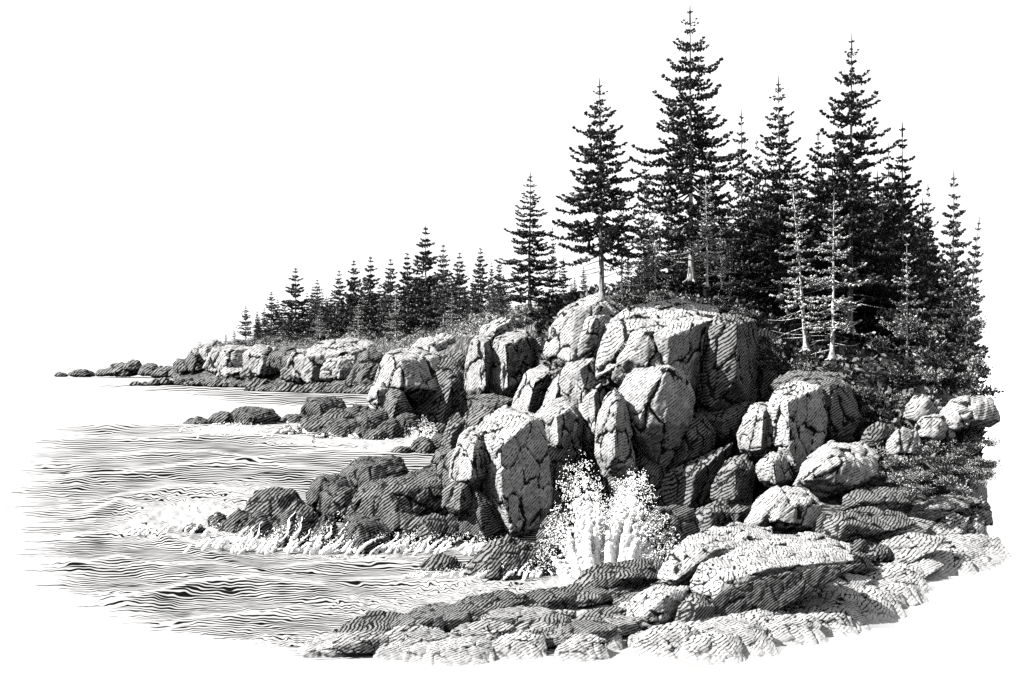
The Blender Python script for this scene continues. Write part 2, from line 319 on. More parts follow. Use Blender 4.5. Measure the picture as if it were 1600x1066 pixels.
# ---- far ridge: lit boulders above the waterline
FR = dict(cell=26, group='pale boulders below the far ridge', px=1.8)
for x0, y0, x1, y1, D, t, m, lab in [
 (298,534,352,568,500,'block','granite','pale boulder at the far left end of the ridge, highest of the left end'),
 (326,544,402,582,470,'round','granite','long pale boulder below the first small trees of the far ridge'),
 (292,552,326,578,520,'round','shade','grey boulder stepping down to the far left point'),
 (274,562,302,582,540,'block','shade','small square grey boulder near the far left point'),
 (386,542,434,584,440,'block','granite','pale boulder with a dark crack, second cluster of the far ridge'),
 (425,544,492,578,430,'round','shade','grey boulder behind the second cluster of the far ridge'),
 (458,548,514,594,400,'block','granite','pale square boulder, third cluster of the far ridge'),
 (484,530,580,568,410,'slab','granite','wide pale slab on top of the third cluster of the far ridge'),
 (505,560,556,594,395,'round','granite','pale round boulder at the foot of the third cluster'),
 (545,550,615,600,370,'wedge','shade','grey sloping rock between the far ridge and the third headland'),
 (340,572,380,592,455,'slab','granite','low pale slab at the foot of the long pale boulder'),
 (376,574,408,592,430,'round','shade','small grey stone between the first two pale clusters'),
 (442,574,470,594,405,'round','shade','small grey stone left of the third cluster'),
 (560,590,592,606,350,'round','shade','small grey stone at the waterline under the sloping rock')]:
    e_ = (x1-x0)*.14
    B(lab, x0-e_, y0-5, x1+e_, y1+3, hillD((x0+x1)/2, y1)-9, 'block' if t == 'round' else t, m, jit=.08, **FR)
g = dict(cell=14, px=1.6)
for i, (x0, y0, x1, y1) in enumerate([(84,582,108,589),(103,577,150,589),(146,575,176,588),(160,565,222,588),(190,560,226,580),(215,567,252,588),(236,572,282,590),(262,572,300,592)]):
    B(['tiny black rock at the very tip of the far point','long low rock second from the tip of the far point','low rock third from the tip of the far point','humped rock on the far point with a pale left side','rounded crest behind the humped rock on the far point','dark rock right of the hump on the far point','dark rock where the far point widens','dark rock joining the far point to the ridge'][i], x0, y0, x1, y1, DW(589+i*.4), 'round', 'wet' if i in (0,1) else 'shade', group='rocks of the far point', **g)
k = 0
for (xa, xb, ya, yb, n, wd, ht) in [(205,300,603,602,6,28,11),(290,420,603,607,12,30,15),(392,580,612,617,15,34,16),(480,590,606,610,8,30,14)]:
    for i in range(n):
        x = xa+(xb-xa)*(i+.5)/n+random.uniform(-4, 4); yb_ = ya+(yb-ya)*i/n; w_ = wd*random.uniform(.8, 1.35); h_ = ht*random.uniform(.7, 1.2)*(1 if i > 1 else .55)
        B('dark wet rock in the low reef along the foot of the far ridge', x-w_/2, yb_-h_, x+w_/2, yb_, None, random.choice(['round','wedge','slab']), 'wet', group='reef rocks at the foot of the far ridge', **g)
# ---- middle reef
MR = dict(cell=18, px=1.9)
for x0, y0, x1, y1, yb, t, lab in [
 (362,637,428,668,664,'block','largest dark rock of the middle reef outlier, humped with a notch on the right'),
 (324,645,368,668,664,'round','round dark rock left of the humped rock of the middle reef outlier'),
 (284,653,334,667,664,'wedge','pointed low rock at the left tip of the middle reef outlier'),
 (405,648,440,664,661,'round','dark lump right of the humped rock of the middle reef outlier'),
 (474,622,536,660,654,'block','tall square dark rock at the head of the middle reef, channel on its left'),
 (440,648,482,670,662,'round','low dark rock in the channel left of the tall square reef rock'),
 (468,650,520,682,676,'slab','flat dark rock in front of the tall square reef rock'),
 (422,668,470,686,681,'wedge','lone pointed rock at the front left of the middle reef'),
 (506,656,562,688,684,'round','dark boulder in the front row of the middle reef, left of its middle'),
 (536,634,582,664,658,'round','dark boulder in the back row of the middle reef'),
 (556,640,606,690,683,'block','grey cracked boulder in the middle of the reef'),
 (590,656,628,692,686,'round','dark boulder in the front row of the middle reef beside the small splash'),
 (618,646,655,690,682,'block','dark boulder behind the small splash'),
 (545,668,580,692,688,'wedge','small pointed rock at the front of the middle reef'),
 (484,674,512,690,687,'wedge','smallest pointed rock at the front of the middle reef'),
 (664,664,700,694,696,'block','dark upright boulder right of the small splash'),
 (640,684,676,712,709,'round','dark round boulder on the strand before the pointed slab'),
 (668,680,704,710,706,'round','dark round boulder leaning on the pointed slab'),
 (566,650,612,672,668,'round','dark boulder behind the cracked grey boulder of the middle reef'),
 (498,640,548,672,666,'slab','flat dark rock between the tall reef rock and the front row'),
 (570,672,604,693,689,'round','small round boulder in the front row of the middle reef'),
 (612,700,645,712,710,'round','flat dark stone at the left end of the strand boulders'),
 (652,692,680,714,711,'round','small round stone among the strand boulders')]:
    e_ = (x1-x0)*.12
    B(lab, x0-e_, y0-3, x1+e_, y1+1, DW(yb), t, 'wet', group='rocks of the middle reef', **MR)
# ---- near reef
NR = dict(cell=30, px=2)
for x0, y0, x1, y1, D, t, lab, m in [
 (532,716,636,772,82,'block','tall flat-topped rock at the back of the near reef','wet'),
 (484,744,552,805,76,'block','dark squarish rock left of the flat-topped reef rock','wet'),
 (500,758,560,812,73.5,'round','dark rock in front of the squarish reef rock','wet'),
 (548,748,700,835,69.5,'block','largest rock of the near reef, wide grey top over a dark front','wet'),
 (610,728,720,780,79,'slab','flat layered rock between the near reef and the split block','wet'),
 (384,764,470,822,73,'round','long rounded rock in the left half of the near reef','wet'),
 (430,785,500,832,70,'wedge','dark rock below the long rounded rock of the near reef','wet'),
 (344,796,402,836,69.5,'wedge','low wedge rock near the left end of the near reef','wet'),
 (326,804,354,830,70.8,'round','small rock at the left end of the near reef','wet'),
 (284,822,318,838,DW(836),'round','lone small rock in the foam off the tip of the near reef','wet'),
 (372,800,432,846,67.5,'wedge','streaming rock in the left front row of the near reef','wet'),
 (414,798,486,858,64.4,'wedge','foam-streaked rock in the middle front row of the near reef','wet'),
 (484,804,532,864,63.6,'wedge','narrow foam-streaked rock below the squarish reef rock','wet'),
 (530,806,606,868,62.6,'block','foam-streaked rock under the largest reef rock','wet'),
 (590,800,660,852,65.5,'round','dark rock under the right end of the largest reef rock','wet'),
 (636,806,712,858,64.2,'block','dark rock between the near reef and the small square block','wet'),
 (664,780,720,830,70,'round','dark rock in the cleft left of the small square block','wet'),
 (650,866,726,900,DW(893),'wedge','dark rock awash in the surf before the near reef','wet'),
 (722,840,850,906,55.6,'wedge','long dark rock running from the large square block into the surf','wet'),
 (790,850,880,900,57,'round','dark rock behind the left edge of the splash','wet'),
 (1004,792,1090,884,58.5,'block','wet rock in the gully at the right edge of the splash','wet'),
 (840,800,900,880,63,'round','black rock in the gully behind the splash','wet')]:
    e_ = (x1-x0)*.09
    B(lab, x0-e_, y0-4, x1+e_, y1+2, D, t, m, group='rocks of the near reef', **NR)
# ---- right hand boulders
K('large split block right of the cliff with bright left front', 70, 8, '1203,642 1212,616,1 1242,602,3 1280,604,4 1290,630,2 1288,680 1262,722 1240,744 1214,716 1200,692 1232,632,-2.6 1276,612,-.5 1234,694,-3 1246,730,-2.4', cell=40)
K('bright leaning slab on the left flank of the large split block', 70.5, 5, '1154,678 1164,655 1177,633,1 1202,634,1.5 1208,690 1196,712 1176,712 1158,702 1192,648,-1.6 1188,700,-1.8', cell=30)
K('dark rear part of the large split block, under the bushes', 73, 8, '1212,604 1226,590,2 1252,583,4 1308,588,4 1326,606,2 1340,652 1322,684 1288,704 1272,650 1296,604,-2 1300,670,-2.4', 'shade', cell=34)
R('wedge of pale stone under the bright leaning slab', 67, 4, '1181,727 1203,704,1 1226,712 1240,748 1212,768 1186,752 1208,722,-1.4 1212,755,-1.6', cell=26)
R('shaded boulder in the hollow between the cliff and the wedge of pale stone', 69, 5, '1110,778 1116,748 1136,716,1 1166,710,1 1182,736 1176,785 1130,796 1150,730,-1.6 1148,780,-1.8', 'shade', cell=30)
R('broad rounded boulder in front of the large split block, bushes on its right', 65, 6, '1238,758 1262,714,1 1302,690,2.5 1352,692,3 1378,712,2 1372,742 1325,768 1282,778 1300,710,-1.2 1320,722,-1.8 1270,745,-2 1330,760,-1.6', cell=52)
R('rounded boulder with a dark round face, left of the dark ledges', None, 5, '1164,818 1182,780,1 1216,759,2 1262,765,2 1288,788,.5 1282,824 1230,834 1190,828 1222,782,-1.4 1245,790,-1.6 1210,815,-1.8 1250,822,-1.6', cell=56)
R('grey boulder at the foot of the cliff beside the long pale ledge', 62.5, 4, '1072,836 1090,795,1 1126,779,1.5 1148,800 1142,836 1112,800,-1.2 1110,832,-1.3', 'shade', cell=24)
R('small stone wedged between the two grey boulders below the cliff', 62, 2, '1138,800 1152,788 1172,792 1176,815 1150,822 1156,800,-.7', 'shade', cell=16)
LG = dict(style='slab', cell=34, rough=.8)
def L(label, D, thick, s, mat='ledge', **k):
    for a, b in LG.items(): k.setdefault(a, b)
    return R(label, D, thick, s, mat, name='ledge', cat='rock ledge', **k)
L('long pale ledge running up from the splash, uppermost of the pale ledges', None, 5, '1028,910 1036,880 1057,850 1100,828,2 1146,816,4 1205,824,4 1215,850,2 1160,880 1110,905 1066,925 1070,858,-1 1120,858,-1.2 1060,905,-1.6', 'granite')
L('wide pale ledge with a black undercut front, largest of the foreground ledges', None, 6, '1078,915 1097,880,.5 1160,856,2 1212,836,4 1272,832,5 1326,850,4 1334,876,2 1262,892,.5 1192,908 1160,945 1120,950 1095,940 1131,908,-1.4 1200,888,-1 1124,938,-1.6', 'granite')
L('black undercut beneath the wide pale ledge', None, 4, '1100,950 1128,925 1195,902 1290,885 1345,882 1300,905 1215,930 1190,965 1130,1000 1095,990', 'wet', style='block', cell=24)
L('pale sloping ledge in front of the long pale ledge, dark on its right end', None, 4, '958,972 984,936,.6 1028,912,1.6 1076,918,1.6 1066,940 1052,985 1002,990 975,985 1040,932,-.6 1010,960,-1 1030,982,-1', 'granite')
L('steep striped rock right of the pale sloping ledge', None, 3, '1050,988 1060,950 1078,928,.6 1096,926,.6 1118,948 1112,968 1098,1000 1070,996 1088,948,-.8 1080,985,-.9', 'shade', style='block')
L('rounded pale stone in front of the black undercut', None, 3, '1134,1003 1144,978 1162,955,.6 1188,942,1 1228,958,.6 1220,985 1190,1004 1160,1006 1188,962,-.7 1172,990,-.9', 'granite')
L('flat pale ledge below the wide pale ledge, its left end square', None, 4, '1186,944 1197,926,.5 1256,897,2.4 1310,893,3 1368,902,3 1340,922,1 1262,938 1230,962 1228,925,-.7 1218,950,-1', 'granite')
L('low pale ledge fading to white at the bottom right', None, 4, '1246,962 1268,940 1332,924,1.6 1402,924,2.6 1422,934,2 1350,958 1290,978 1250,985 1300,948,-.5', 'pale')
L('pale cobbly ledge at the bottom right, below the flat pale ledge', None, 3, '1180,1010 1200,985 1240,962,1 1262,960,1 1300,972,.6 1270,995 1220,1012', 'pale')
L('dark flat-topped rock standing between the splash and the pale ledges', None, 4, '886,926 902,912 912,890,1 952,878,2 1004,871,3.4 1042,876,3 1036,905,1 985,930 930,938 930,905,-.9 980,902,-.8 928,930,-1.1', 'wet')
L('dark ledge below the bushes, highest of the dark ledges at right', None, 4, '1312,800 1318,776 1338,764,1 1392,760,2.4 1440,764,2.6 1428,785,1 1380,802 1340,812 1350,782,-.7', 'shade')
L('dark undercut ledge in the middle of the right slope', None, 4, '1282,836 1292,806,.5 1345,792,2 1410,800,2.5 1432,818,1.5 1395,830 1330,850 1300,850 1320,818,-.9 1310,846,-1', 'shade')
L('grey flat stone in front of the dark undercut ledge', None, 3, '1356,838 1382,820,.8 1425,808,1.6 1462,816,1.6 1440,838 1395,856 1362,858 1400,830,-.5', 'ledge')
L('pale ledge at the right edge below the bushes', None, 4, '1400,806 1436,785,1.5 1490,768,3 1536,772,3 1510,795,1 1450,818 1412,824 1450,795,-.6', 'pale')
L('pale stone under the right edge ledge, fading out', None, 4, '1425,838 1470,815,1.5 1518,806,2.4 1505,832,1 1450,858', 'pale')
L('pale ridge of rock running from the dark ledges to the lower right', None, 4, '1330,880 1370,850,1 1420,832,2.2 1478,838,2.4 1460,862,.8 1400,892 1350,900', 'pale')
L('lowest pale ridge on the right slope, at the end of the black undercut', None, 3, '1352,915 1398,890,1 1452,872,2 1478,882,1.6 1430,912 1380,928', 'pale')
B('dark stone in the hollow under the undercut ledge, left one', 1326, 840, 1362, 872, 55, 'round', 'wet', cell=20)
B('dark stone in the hollow under the undercut ledge, right one', 1352, 850, 1398, 880, 54, 'round', 'wet', cell=20)
B('dark stone at the end of the wide pale ledge', 1310, 862, 1368, 896, 52.5, 'round', 'shade', cell=20)
B('dark wedge stone beside the rounded boulder with the dark face', 1262, 800, 1310, 840, 58.5, 'wedge', 'wet', cell=20)
for x0, y0, x1, y1, D, t, m, lab in [
 (1408,612,1474,662,72,'round','granite','round boulder among the bushes, highest of the boulders at right'),
 (1462,618,1566,668,71,'round','pale','wide pale boulder at the right edge of the bushes'),
 (1424,645,1492,690,69,'round','granite','pale boulder below the round boulder among the bushes'),
 (1380,664,1446,712,67.5,'wedge','granite','pale wedge boulder right of the broad rounded boulder'),
 (1342,656,1402,700,69,'round','shade','grey boulder between the large split block and the pale wedge boulder'),
 (1440,775,1510,812,68,'slab','ledge','grey slab at the right edge below the thicket'),
 (1478,800,1538,842,66,'slab','pale','pale slab at the right end of the ledges, by the water'),
 (1462,800,1512,852,64.5,'block','ledge','hatched pale boulder at the right end of the ledges'),
 (1498,812,1548,858,64.8,'round','granite','rounded pale boulder at the water beyond the right end of the ledges'),
 (1512,772,1552,822,66,'wedge','ledge','pale wedge boulder at the end of the thicket'),
 (1500,742,1545,790,67,'round','granite','grey boulder under the right end of the thicket'),
 (1476,652,1508,672,69,'round','granite','small pale stone under the wide pale boulder')]:
    B(lab, x0, y0, x1, y1, D, t, m, cell=44)
TPL['apron'] = [(0,.8),(.1,.42),(.33,.12,.5),(.66,0,.9),(1,.2,.6),(.98,.7),(.08,.6,-.7),(.45,.42,-.5),(.75,.36,-.3),(.1,.95),(.5,1),(.9,.95)]
# ---- foreground shingle on the left
for x0, y0, x1, y1, D, m, lab in [
 (698,932,826,978,50.2,'wet','dark whaleback rock at the edge of the surf, largest of the left foreground'),
 (518,964,655,1010,46,'wet','dark rock nearest the lower left corner, seen against the foam'),
 (800,926,900,962,51.2,'wet','low dark rock right of the whaleback rock'),
 (862,918,950,948,52.4,'wet','dark flat rock below the splash'),
 (640,962,720,1000,46.6,'shade','dark layered rock between the whaleback and the lower left rock'),
 (468,996,560,1034,43,'pale','pale stone at the bottom left end of the shingle')]:
    B(lab, x0-6, y0-10, x1+8, y1+2, shoreD((x0+x1)/2, y1)+.5, 'slab', m, name='ledge', cat='rock ledge', style='slab', cell=30)
rr = random.Random(5)
for i in range(96):
    x = rr.uniform(560, 1130); t_ = rr.random()
    top = 962-(x-640)*.105 if x > 640 else 985; bot = 1022-max(0, x-900)*.05
    if x < 640: top = 1002-(x-560)*.2
    y = top+(bot-top)*t_; w_ = rr.uniform(48, 105)*(.8+.4*t_); h_ = w_*rr.uniform(.28, .46)
    mt = 'pale' if t_ > .8 else ('ledge' if rr.random() < .15+.7*t_ else 'shade')
    lab = {'pale': 'flat bleached stone in the bottom row of the foreground shingle', 'ledge': 'flat grey stone in the foreground shingle', 'shade': 'flat darker stone in the foreground shingle'}[mt]
    B(lab, x-w_/2, y-h_*.7, x+w_/2, y+h_*.3, F*(H-.2)/(y+h_*.25-YH), 'apron' if mt == 'pale' else 'slab', mt, name='flat_stone', cat='stone', group='flat stones of the foreground shingle', style='slab', cell=30, fwd=.3, px=2, rough=.7)
for i in range(64):
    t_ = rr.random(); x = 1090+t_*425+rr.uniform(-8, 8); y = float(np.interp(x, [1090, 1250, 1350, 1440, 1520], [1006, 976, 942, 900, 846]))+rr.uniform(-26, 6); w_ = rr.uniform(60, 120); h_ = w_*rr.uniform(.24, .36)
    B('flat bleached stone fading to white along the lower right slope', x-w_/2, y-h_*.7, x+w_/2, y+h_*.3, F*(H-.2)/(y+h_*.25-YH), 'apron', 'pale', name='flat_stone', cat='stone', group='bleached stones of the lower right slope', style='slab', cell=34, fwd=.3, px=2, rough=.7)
# ------------------------------------------------------------------ terrain
def loft(name, stations, sub, mat, attr=None, rough=.5, kind='structure', sd=3, along=8):
    """stations: lists of world points (same count); a smooth sheet through them, roughened"""
    S = np.array(stations, float)                       # (n, k, 3)
    def dens(A, m):
        n = A.shape[0]; t = np.linspace(0, n-1, (n-1)*m+1); i = np.minimum(t.astype(int), n-2); f = (t-i)
        sh = (len(t),)+(1,)*(A.ndim-1); f = f.reshape(sh)
        return A[i]*(1-f)+A[i+1]*f
    S = dens(S, along); S = np.swapaxes(dens(np.swapaxes(S, 0, 1), sub), 0, 1)
    n, k = S.shape[:2]; v = S.reshape(-1, 3)
    v = v.copy(); v[:, 2] += fbm(v*.12, sd, 4)*rough*np.clip(v[:, 2]/2, 0, 1)
    f = [[i*k+j, i*k+j+1, (i+1)*k+j+1, (i+1)*k+j] for i in range(n-1) for j in range(k-1)]
    me = mesh(name, v, f, mat, True); o = link(name, me)
    tag(o, kind=kind); return o, v.reshape(n, k, 3)
def ground_material(name, lo, hi, sc_, edge=None):
    m = N(name); g = m.n('NewGeometry').outputs['Position']
    v = m.mix(m.step(m.noise(g, sc_, 4., .65), .48, .6), lo, hi)
    m.diffuse(v, m.bump(m.noise(g, sc_*1.7, 3.), .6, .3), .95, .05); return m.m
M['soil'] = ground_material('dark_heath', .012, .10, 1.6)
M['slope'] = ground_material('rough_slope', .015, .11, .8)
M['shore'] = ground_material('shore_gravel', .015, .12, 2.2)
def st(x, *yd):
    r = [P(x, y, d) for y, d in yd]; return r
far = []
for x, fy, fd, my, md, ty, td in FST:
    r = st(x, (fy, fd), (my, md), (ty, td)); b = r[-1].copy(); b[1] += 50; b[2] *= .7; c = b.copy(); c[1] += 90; c[2] = -1.5
    r[0][2] = -.4; far.append(r+[b, c])
o, FARV = loft('far_hill', far, 7, M['slope'], rough=2.2, sd=11)
near = []
for x, fy, fd, my, md, ty, td in [(845,660,96,530,100,486,106),(870,640,93,508,96,476,104),(940,640,90,484,91,462,100),(1050,640,88,478,90,452,102),(1170,640,86,505,88,462,102),(1235,690,81,556,84,500,100),(1330,720,74,598,80,522,100),(1430,735,69,628,76,545,100),(1500,800,68,655,74,575,98),(1524,836,68,712,73,610,92),(1540,850,67,822,72,762,86)]:
    r = st(x, (fy, fd), (my, md), (ty, td)); b = r[-1].copy(); b[1] += 22; b[2] *= .95; c = b.copy(); c[1] += 30; c[2] = -1.5
    near.append([r[0]+np.array([0, -.6, -r[0][2]-.5])]+r+[b, c])
e = [p.copy() for p in near[-1]]
for p in e: p[0] += .25; p[2] = -1.
near.append(e)
o, NEARV = loft('headland', near, 8, M['soil'], rough=.5, sd=14)
shore = []
for x, *r in SST:
    q = st(x, *[(r[k_], r[k_+1]) for k_ in (0, 2, 4)]); a = q[0].copy(); a[1] -= .6; a[2] = -.4; b = q[-1].copy(); b[1] += 4; b[2] -= 2.5
    q[0][2] = -.05; shore.append([a]+q+[b])
e = [p.copy() for p in shore[-1]]
for p in e: p[0] += 1.2; p[2] = -.8
shore.append(e)
o, SHOREV = loft('shore', shore, 6, M['shore'], rough=.12, sd=19)
# ------------------------------------------------------------------ sea
def sea_build():
    ys = np.concatenate([np.arange(1072, 586, -1.4), np.linspace(586, 566, 12)]); xs = np.arange(-60, 1120, 2.6)
    X, Y = np.meshgrid(xs, ys); px = X.ravel(); py = Y.ravel(); D = DW(py)
    wx = (px-800)/F*D
    # wave crests: (points of the crest, height m, ink painted as shade on the face, length of the face)
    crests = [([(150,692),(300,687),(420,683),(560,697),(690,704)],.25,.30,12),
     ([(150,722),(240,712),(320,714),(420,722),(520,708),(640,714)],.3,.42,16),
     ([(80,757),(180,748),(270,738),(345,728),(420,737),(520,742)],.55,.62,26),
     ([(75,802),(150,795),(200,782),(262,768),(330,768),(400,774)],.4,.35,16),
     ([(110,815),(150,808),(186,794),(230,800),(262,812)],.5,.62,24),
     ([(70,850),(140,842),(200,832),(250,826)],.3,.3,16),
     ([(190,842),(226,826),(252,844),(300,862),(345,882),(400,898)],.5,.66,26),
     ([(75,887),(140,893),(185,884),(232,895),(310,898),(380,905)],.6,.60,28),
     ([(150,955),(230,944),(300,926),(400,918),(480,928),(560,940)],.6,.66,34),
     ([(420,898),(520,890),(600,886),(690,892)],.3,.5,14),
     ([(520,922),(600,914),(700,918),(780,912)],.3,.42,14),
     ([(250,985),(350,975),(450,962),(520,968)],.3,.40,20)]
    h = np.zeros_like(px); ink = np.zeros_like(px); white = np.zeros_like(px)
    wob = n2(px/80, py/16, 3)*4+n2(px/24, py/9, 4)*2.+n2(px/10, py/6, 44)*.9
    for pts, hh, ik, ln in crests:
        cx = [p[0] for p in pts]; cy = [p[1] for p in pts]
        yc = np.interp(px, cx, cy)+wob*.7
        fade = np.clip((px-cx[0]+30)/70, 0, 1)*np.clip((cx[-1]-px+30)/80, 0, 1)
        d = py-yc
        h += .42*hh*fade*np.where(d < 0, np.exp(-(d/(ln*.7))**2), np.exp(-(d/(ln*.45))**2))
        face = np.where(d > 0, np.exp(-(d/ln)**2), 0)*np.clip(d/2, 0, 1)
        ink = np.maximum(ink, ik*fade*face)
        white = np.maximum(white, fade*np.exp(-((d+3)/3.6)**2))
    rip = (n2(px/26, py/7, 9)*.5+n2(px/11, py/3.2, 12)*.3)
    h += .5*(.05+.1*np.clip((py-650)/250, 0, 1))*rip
    # where the surface is rippled and the shade lines are painted
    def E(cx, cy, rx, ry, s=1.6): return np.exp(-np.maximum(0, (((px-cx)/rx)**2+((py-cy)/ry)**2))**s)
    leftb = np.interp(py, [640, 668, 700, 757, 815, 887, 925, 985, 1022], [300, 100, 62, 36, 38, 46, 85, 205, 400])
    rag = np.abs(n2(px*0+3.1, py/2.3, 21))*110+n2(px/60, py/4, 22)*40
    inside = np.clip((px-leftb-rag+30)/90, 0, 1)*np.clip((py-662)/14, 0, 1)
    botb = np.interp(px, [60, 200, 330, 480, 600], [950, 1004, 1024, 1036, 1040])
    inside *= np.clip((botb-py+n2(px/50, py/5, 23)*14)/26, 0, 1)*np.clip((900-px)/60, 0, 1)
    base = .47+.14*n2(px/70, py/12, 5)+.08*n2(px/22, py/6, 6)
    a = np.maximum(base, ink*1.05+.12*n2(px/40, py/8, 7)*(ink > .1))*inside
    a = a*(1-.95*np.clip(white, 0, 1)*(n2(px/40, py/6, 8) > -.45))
    # calm lined water in the lee of the far shore
    far_l = np.maximum.reduce([E(440, 617, 130, 5, 2)*.7, E(520, 625, 150, 9, 2)*.8, E(330, 610, 100, 3, 2)*.5, E(490, 632, 90, 3, 2)*.35, E(360, 606, 110, 3, 2)*.5, E(250, 604, 110, 2, 2)*.4, E(640, 716, 70, 6, 2)*.5, E(610, 730, 60, 8, 2)*.3])
    a = np.minimum(np.maximum(a, far_l*.75), .66)
    # broken white water
    foam = np.maximum.reduce([E(312, 814, 132, 42, 2), E(225, 836, 60, 16, 2)*.8, E(440, 850, 150, 26, 2), E(560, 868, 140, 16, 2)*.95, E(760, 930, 150, 26, 2)*.8, E(880, 905, 95, 40, 2), E(620, 850, 100, 14, 2), E(360, 674, 90, 7, 2), E(520, 692, 130, 8, 2), E(600, 700, 60, 8, 2), E(650, 693, 40, 14, 2)*.9, E(390, 775, 70, 20, 2)*.8, E(740, 862, 110, 10, 2), E(600, 958, 90, 24, 2)*.6, E(450, 1010, 100, 14, 2)*.5, E(260, 835, 40, 14)*.6])
    scum = np.clip(n2(px/13, py/6, 31)*.9+n2(px/5, py/3, 32)*.6-.28, 0, 1)*.55
    a = a*(1-.93*foam)+scum*np.clip(foam-.25, 0, 1)*.75*np.clip((1000-py)/20, 0, 1)
    h += .6*foam*(.12*n2(px/9, py/5, 33)+.08*n2(px/4, py/3, 34))
    h *= np.clip(inside*1.5+foam, 0, 1)
    yy = py+wob*.9+2.5*n2(px/60, py/30, 15)
    phase = yy/3.15+.45*n2(px/40, py/9, 16)+.16*n2(px/9, py/5, 17)
    # tangled curls inside faces
    phase = phase+foam*n2(px/6, py/4, 41)*1.6
    calm = np.clip(1-inside-foam, 0, 1)*0
    v = np.stack([wx, D, .004+np.maximum(h+.15, 0)*np.clip((1066-py)/20, 0, 1)*np.clip((py-590)/30, .02, 1)*np.clip((1100-px)/60, 0, 1)], 1)
    n_, k_ = X.shape
    idx = np.arange(n_*k_).reshape(n_, k_)
    f = np.stack([idx[:-1, :-1].ravel(), idx[:-1, 1:].ravel(), idx[1:, 1:].ravel(), idx[1:, :-1].ravel()], 1)
    return v, f, dict(ink=a, line_phase=phase, dash=n2(px/26, py/2.6, 51))
m = N('surf_water'); ik = m.attr('ink'); rp = m.attr('line_phase'); ds = m.attr('dash')
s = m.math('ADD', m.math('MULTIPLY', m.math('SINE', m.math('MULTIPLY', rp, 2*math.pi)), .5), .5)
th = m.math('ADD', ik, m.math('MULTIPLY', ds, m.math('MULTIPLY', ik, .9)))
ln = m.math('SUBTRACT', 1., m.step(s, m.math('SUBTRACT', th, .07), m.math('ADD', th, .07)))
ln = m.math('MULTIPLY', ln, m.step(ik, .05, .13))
m.diffuse(m.mix(ln, .205, .003), None, .9, 0.); M['sea'] = m.m  # wave-face shade put into colour as dark lines; white stands for reflected sky
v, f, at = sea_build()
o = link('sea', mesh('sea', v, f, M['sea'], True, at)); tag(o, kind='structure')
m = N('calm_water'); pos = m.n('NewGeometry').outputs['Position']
m.diffuse(.95, None, .9, .0); M['calm'] = m.m  # plain white colour stands for the reflected sky, pale even under tree shadows
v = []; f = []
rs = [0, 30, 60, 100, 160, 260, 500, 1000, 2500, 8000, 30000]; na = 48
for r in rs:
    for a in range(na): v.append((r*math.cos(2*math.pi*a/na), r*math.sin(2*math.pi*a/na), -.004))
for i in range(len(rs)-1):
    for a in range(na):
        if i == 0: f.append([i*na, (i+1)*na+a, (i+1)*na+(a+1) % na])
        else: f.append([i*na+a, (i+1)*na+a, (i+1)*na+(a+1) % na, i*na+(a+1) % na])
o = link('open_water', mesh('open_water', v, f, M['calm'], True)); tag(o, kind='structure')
m = N('sky_mirror'); g_ = m.n('BsdfGlossy'); g_.inputs['Roughness'].default_value = .02; m.put(g_.inputs['Color'], m.grey(1.)); m.t.links.new(g_.outputs[0], m.o.inputs[0])
v = [[.3845*y, y, .003] for y in (59, 90, 140, 190)]+[[400, 190, .003], [400, 59, .003]]  # added mirror sheet, shows white sky where tree shadows would grey the water
o = link('added_mirror', mesh('added_mirror', v, [list(range(len(v)))[::-1]], m.m, False)); tag(o, kind='structure')
# ------------------------------------------------------------------ surf and spray
m = N('white_foam'); b1 = m.n('BsdfDiffuse'); b2 = m.n('BsdfTranslucent'); a_ = m.n('AddShader')
m.put(b1.inputs[0], m.grey(.6)); m.put(b2.inputs[0], m.grey(.39)); m.t.links.new(b1.outputs[0], a_.inputs[0]); m.t.links.new(b2.outputs[0], a_.inputs[1]); m.t.links.new(a_.outputs[0], m.o.inputs[0]); M['foam'] = m.m
ICO = None
def ico():
    global ICO
    bm = bmesh.new(); bmesh.ops.create_icosphere(bm, subdivisions=1, radius=1)
    v = np.array([x.co[:] for x in bm.verts]); f = np.array([[y.index for y in x.verts] for x in bm.faces]); bm.free(); ICO = (v, f); return ICO
ico()
class Lump:
    def __init__(s): s.v = []; s.f = []; s.n = 0
    def add(s, v, f): s.v.append(v); s.f += (np.asarray(f)+s.n).tolist() if not isinstance(f, list) else [[a+s.n for a in q] for q in f]; s.n += len(v)
    def ball(s, c, r, st=(1, 1, 1)): s.add(ICO[0]*np.array(st)*r+c, ICO[1])
    def tube(s, path, rad, k=5):
        path = np.asarray(path); n = len(path); t = np.gradient(path, axis=0); t /= np.maximum(np.linalg.norm(t, axis=1), 1e-9)[:, None]
        ref = np.where(np.abs(t[:, 2:3]) > .9, np.array([[1., 0, 0]]), np.array([[0, 0, 1.]])); a = np.cross(t, ref); a /= np.maximum(np.linalg.norm(a, axis=1), 1e-9)[:, None]; b = np.cross(t, a)
        an = np.arange(k)*2*math.pi/k; rad = np.broadcast_to(rad, (n,))
        v = (path[:, None, :]+rad[:, None, None]*(np.cos(an)[None, :, None]*a[:, None, :]+np.sin(an)[None, :, None]*b[:, None, :])).reshape(-1, 3)
        f = [[i*k+j, i*k+(j+1) % k, (i+1)*k+(j+1) % k, (i+1)*k+j] for i in range(n-1) for j in range(k)]+[list(range(k))[::-1], [(n-1)*k+j for j in range(k)]]
        s.add(v, f)
    def arr(s): return np.concatenate(s.v), s.f
